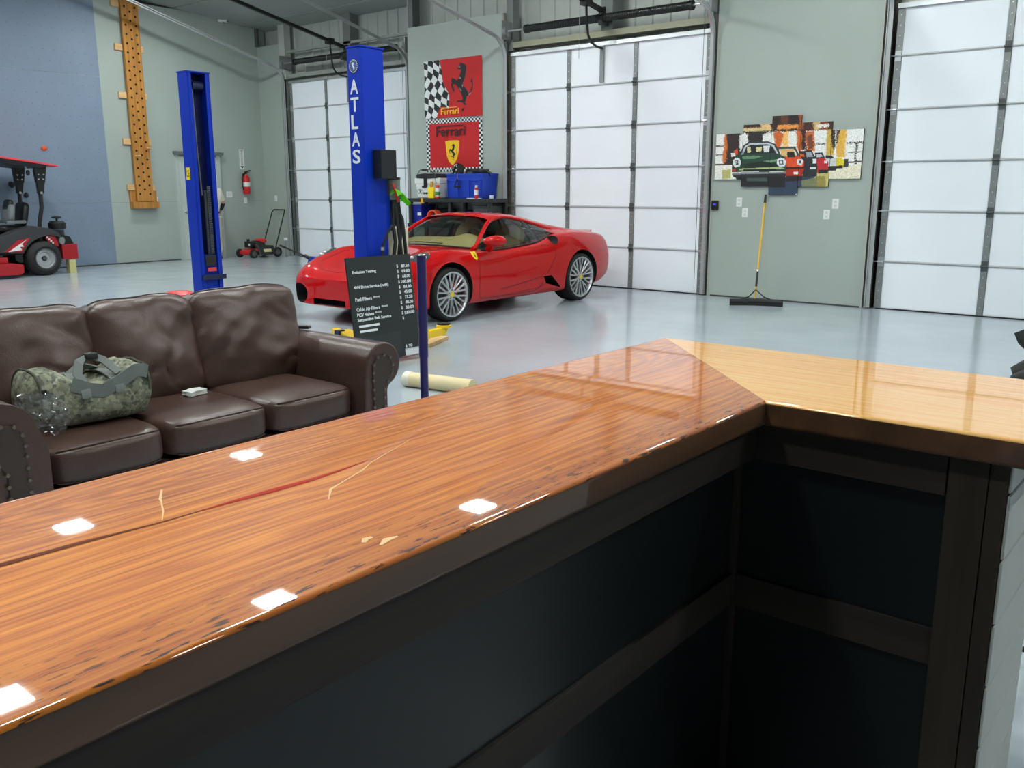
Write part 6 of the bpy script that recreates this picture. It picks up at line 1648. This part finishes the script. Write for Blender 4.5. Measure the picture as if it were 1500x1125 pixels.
MB().lathe([(0, 0), (.033, 0), (.033, .16), (.022, .18), (0, .18)], (-10.085, 11.365, 1.357), seg=20).build('can', M_redp, t)
MB().lathe([(.0338, .06), (.0338, .14)], (-10.085, 11.365, 1.357), seg=20).build('white_label', M_white, t)
MB().lathe([(.022, .18), (.022, .215), (0, .217)], (-10.085, 11.365, 1.357), seg=14).build('cap', M_white, t)
tag(MB().lathe([(0, 0), (.032, 0), (.036, .055), (.032, .055), (.03, .006), (0, .006)], (-9.87, 11.5, 1.356), seg=18).build('white_cup', M_white, origin=(-9.87, 11.5, 1.356)), 'small white cup at the right end of the black shelf', 'cup')
tag(MB().box((-10.30, 11.362, 1.3555), (-10.0, 11.40, 1.366)).build('paper_stack', M_white, origin=(-10.15, 11.38, 1.356)), 'flat white paper lying under the spray can at the shelf edge', 'paper')
# below the top board
t = tote('storage_tote', 'dark blue lidded bin at the left end of the middle shelf', -11.52, 11.56, .926, .24, .34, .32, P('bin_blue', (22, 40, 150), .4))
MB().box((-11.645, 11.38, 1.235), (-11.395, 11.74, 1.262)).build('lid', P('lid_grey', (150, 158, 168), .4), t, bevel=.008)
MB().box((-11.49, 11.384, 1.06), (-11.41, 11.392, 1.11)).build('paper_label', M_white, t)
t = thing('air_hose_coil', 'orange coiled hose on the middle shelf beside the dark blue bin', 'hose', (-11.17, 11.45, .93))
for k in range(4):
    MB().ring_lathe([(.10+.017*math.cos(a*PI/4), .017*math.sin(a*PI/4)) for a in range(8)], (-11.17, 11.42+.035*k, 1.045), (0.1, -1, .15), 26).build('hose_turn', P('hose_orange', (232, 84, 38), .5), t)
t = thing('handled_case', 'black wire handled case on the middle shelf behind the orange hose', 'case', (-11.12, 11.70, .926))
MB().box((-11.32, 11.66, .927), (-10.92, 11.78, 1.18)).build('case', M_black, t, bevel=.02)
MB().tube([(-11.30, 11.70, 1.15), (-11.28, 11.68, 1.23), (-11.18, 11.68, 1.262), (-11.05, 11.68, 1.262), (-10.96, 11.68, 1.23), (-10.94, 11.70, 1.15)], .008, 6).build('bail_handle', M_galv_d, t)
t = thing('drawer_case', 'black parts case with a grey front at the right end of the middle shelf', 'case', (-9.98, 11.6, .926))
MB().box((-10.20, 11.40, .927), (-9.83, 11.75, 1.24)).build('case', P('case_charcoal', (48, 50, 50), .5), t, bevel=.015)
MB().box((-10.17, 11.393, 1.03), (-9.86, 11.402, 1.20)).build('front_panel', P('case_grey', (66, 70, 70), .45), t, bevel=.006)
t = thing('rag_pile', 'dark rag bundle at the middle of the black shelf', 'rag', (-10.42, 11.55, .926))
mb = MB(); bmesh.ops.create_icosphere(mb.bm, subdivisions=3, radius=1)
for v in mb.bm.verts: p = v.co.copy(); v.co = Vector((p.x*.16, p.y*.13, p.z*.12))*(1+.3*mnoise.fractal(p*2.5, 1, 2, 3))
mb.xf(Matrix.Translation((-10.42, 11.56, 1.05))); mb.build('cloth', M_black, t, smooth=40)
t = thing('yellow_tag', 'small yellow tag hanging on the front edge of the black shelf', 'tag', (-11.31, 11.32, 1.29))
MB().box((-11.335, 11.315, 1.27), (-11.29, 11.328, 1.36)).build('tag', P('tag_yellow', (226, 170, 50), .5), t)

# ------------------------------------------------------------------ person by the door, mostly behind the lift post
pe = thing('person', 'person in a white shirt and khaki trousers standing by the left wall door', 'person', (-17.62, 11.17, 0))
def skin_fig(name, verts, edges, radii, mat, parent, sub=2):
    me = bpy.data.meshes.new(name); Mi = mw(parent).inverted()
    me.from_pydata([(Mi @ Vector(v))[:] for v in verts], edges, []); 
    o = bpy.data.objects.new(name, me); COL.objects.link(o); o.parent = parent; MW[o.name] = mw(parent)
    sk = o.modifiers.new('skin', 'SKIN'); sk.use_smooth_shade = True
    for i, r in enumerate(radii):
        d = me.skin_vertices[0].data[i]; d.radius = (r, r) if not hasattr(r, '__len__') else r
    me.skin_vertices[0].data[0].use_root = True
    o.modifiers.new('sub', 'SUBSURF').levels = sub
    bpy.context.view_layer.update()
    dg = bpy.context.evaluated_depsgraph_get(); dg.update()
    nm = bpy.data.meshes.new_from_object(o.evaluated_get(dg)); o.modifiers.clear(); o.data = nm; nm.name = name
    nm.materials.clear(); nm.materials.append(mat)
    nm.polygons.foreach_set('use_smooth', [True]*len(nm.polygons))
    return o
px, py = -17.62, 11.22
# facing the wall (-X), shoulders along Y
J = {'pelvis': (px, py, .98), 'waist': (px, py, 1.12), 'chest': (px-.02, py, 1.34), 'neck0': (px-.02, py, 1.52), 'neck': (px-.03, py, 1.60), 'head0': (px-.05, py, 1.68), 'head1': (px-.06, py, 1.80)}
vs, es, rs = [], [], []
def add(p, r, j=None):
    vs.append(p); rs.append(r)
    if j is not None: es.append((j, len(vs)-1))
    return len(vs)-1
a = add(J['pelvis'], (.15, .12)); b = add(J['waist'], (.145, .11), a); c = add(J['chest'], (.17, .12), b); n0 = add(J['neck0'], (.09, .08), c); n1 = add(J['neck'], .055, n0); h0 = add(J['head0'], (.085, .095), n1); h1 = add(J['head1'], (.08, .09), h0)
for s in (-1, 1):
    k = add((px, py+s*.10, .88), .10, a); k = add((px+.01, py+s*.11, .50), .068, k); k = add((px+.02, py+s*.11, .10), .045, k); k = add((px-.02, py+s*.115, .05), .045, k); add((px-.13, py+s*.125, .04), .038, k)
    k = add((px-.02, py+s*.19, 1.46), .068, c); k = add((px+.0, py+s*.27, 1.22), .05, k); k = add((px-.12, py+s*.24, 1.02), .038, k); add((px-.16, py+s*.22, .97), .036, k)
M_skin = P('skin_tone', (196, 150, 124), .5)
bod = skin_fig('body', vs, es, rs, M_skin, pe)
def shell(name, vv, rr, ee, mat): return skin_fig(name, vv, ee, rr, mat, pe)
M_shirt = P('white_shirt', (214, 210, 196), .8, var=(6, .05)); M_khaki = P('khaki_cloth', (176, 172, 154), .8)
v_ = [(px, py, .97), (px, py, 1.12), (px-.01, py, 1.34), (px-.02, py, 1.50)]; r_ = [(.185, .15), (.175, .14), (.205, .155), (.11, .10)]; e_ = [(0, 1), (1, 2), (2, 3)]
for s in (-1, 1):
    i = len(v_); v_ += [(px-.02, py+s*.195, 1.465), (px, py+s*.272, 1.235)]; r_ += [.088, .072]; e_ += [(2, i), (i, i+1)]
shell('shirt', v_, r_, e_, M_shirt)
v_ = [(px, py, 1.0), (px, py, .93)]; r_ = [(.172, .142), (.178, .15)]; e_ = [(0, 1)]
for s in (-1, 1):
    i = len(v_); v_ += [(px, py+s*.10, .84), (px+.01, py+s*.11, .50), (px+.02, py+s*.112, .10)]; r_ += [.115, .088, .075]; e_ += [(1, i), (i, i+1), (i+1, i+2)]
shell('trousers', v_, r_, e_, M_khaki)
for s in (-1, 1):
    skin_fig('dark_sleeve', [(px, py+s*.275, 1.24), (px-.06, py+s*.255, 1.13), (px-.10, py+s*.245, 1.05)], [(0, 1), (1, 2)], [.066, .06, .05], M_black, pe)
    skin_fig('shoe', [(px+.05, py+s*.115, .05), (px-.04, py+s*.118, .05), (px-.16, py+s*.127, .04)], [(0, 1), (1, 2)], [.052, .055, .045], M_black, pe)
    H = Vector((px-.17, py+s*.22, .955))
    for f in range(4):
        L_ = (.052, .06, .056, .044)[f]; o_ = H+Vector((-.012+.0*f, s*(-.030+.020*f), -.01))
        skin_fig('finger', [o_+Vector((.02, 0, .03)), o_+Vector((-.008, 0, -L_*.5)), o_+Vector((.006, 0, -L_))], [(0, 1), (1, 2)], [.010, .009, .0075], M_skin, pe, 1)
    skin_fig('thumb', [H+Vector((-.0, -s*.03, .02)), H+Vector((-.03, -s*.05, -.005)), H+Vector((-.04, -s*.048, -.03))], [(0, 1), (1, 2)], [.012, .010, .008], M_skin, pe, 1)
MB().lathe([(.150, -.02), (.153, 0), (.150, .02)], (px, py, 1.02), seg=24).xf(Matrix.Identity(4)).build('belt', M_black, pe)
mb = MB().ball((px-.04, py, 1.765), (.108, .092, .115), 20, 14)
for v in list(mb.bm.verts):
    if v.co.x < px-.085 and v.co.z < 1.80: v.co.x = px-.085
    if v.co.z < 1.70: v.co.z = 1.70
mb.build('hair', P('dark_hair', (52, 42, 36), .6), pe, smooth=70)
for s in (-1, 1):
    MB().ball((px-.05, py+s*.092, 1.735), (.022, .012, .034), 10, 8).build('ear', M_skin, pe)
    MB().ball((px-.148, py+s*.034, 1.755), (.008, .013, .008), 10, 8).build('eye', M_white, pe)
MB().ball((px-.155, py, 1.725), (.018, .014, .026), 10, 8).build('nose', M_skin, pe)
MB().ball((px-.140, py, 1.685), (.010, .026, .007), 10, 8).build('mouth', P('lip', (170, 96, 90), .5), pe)
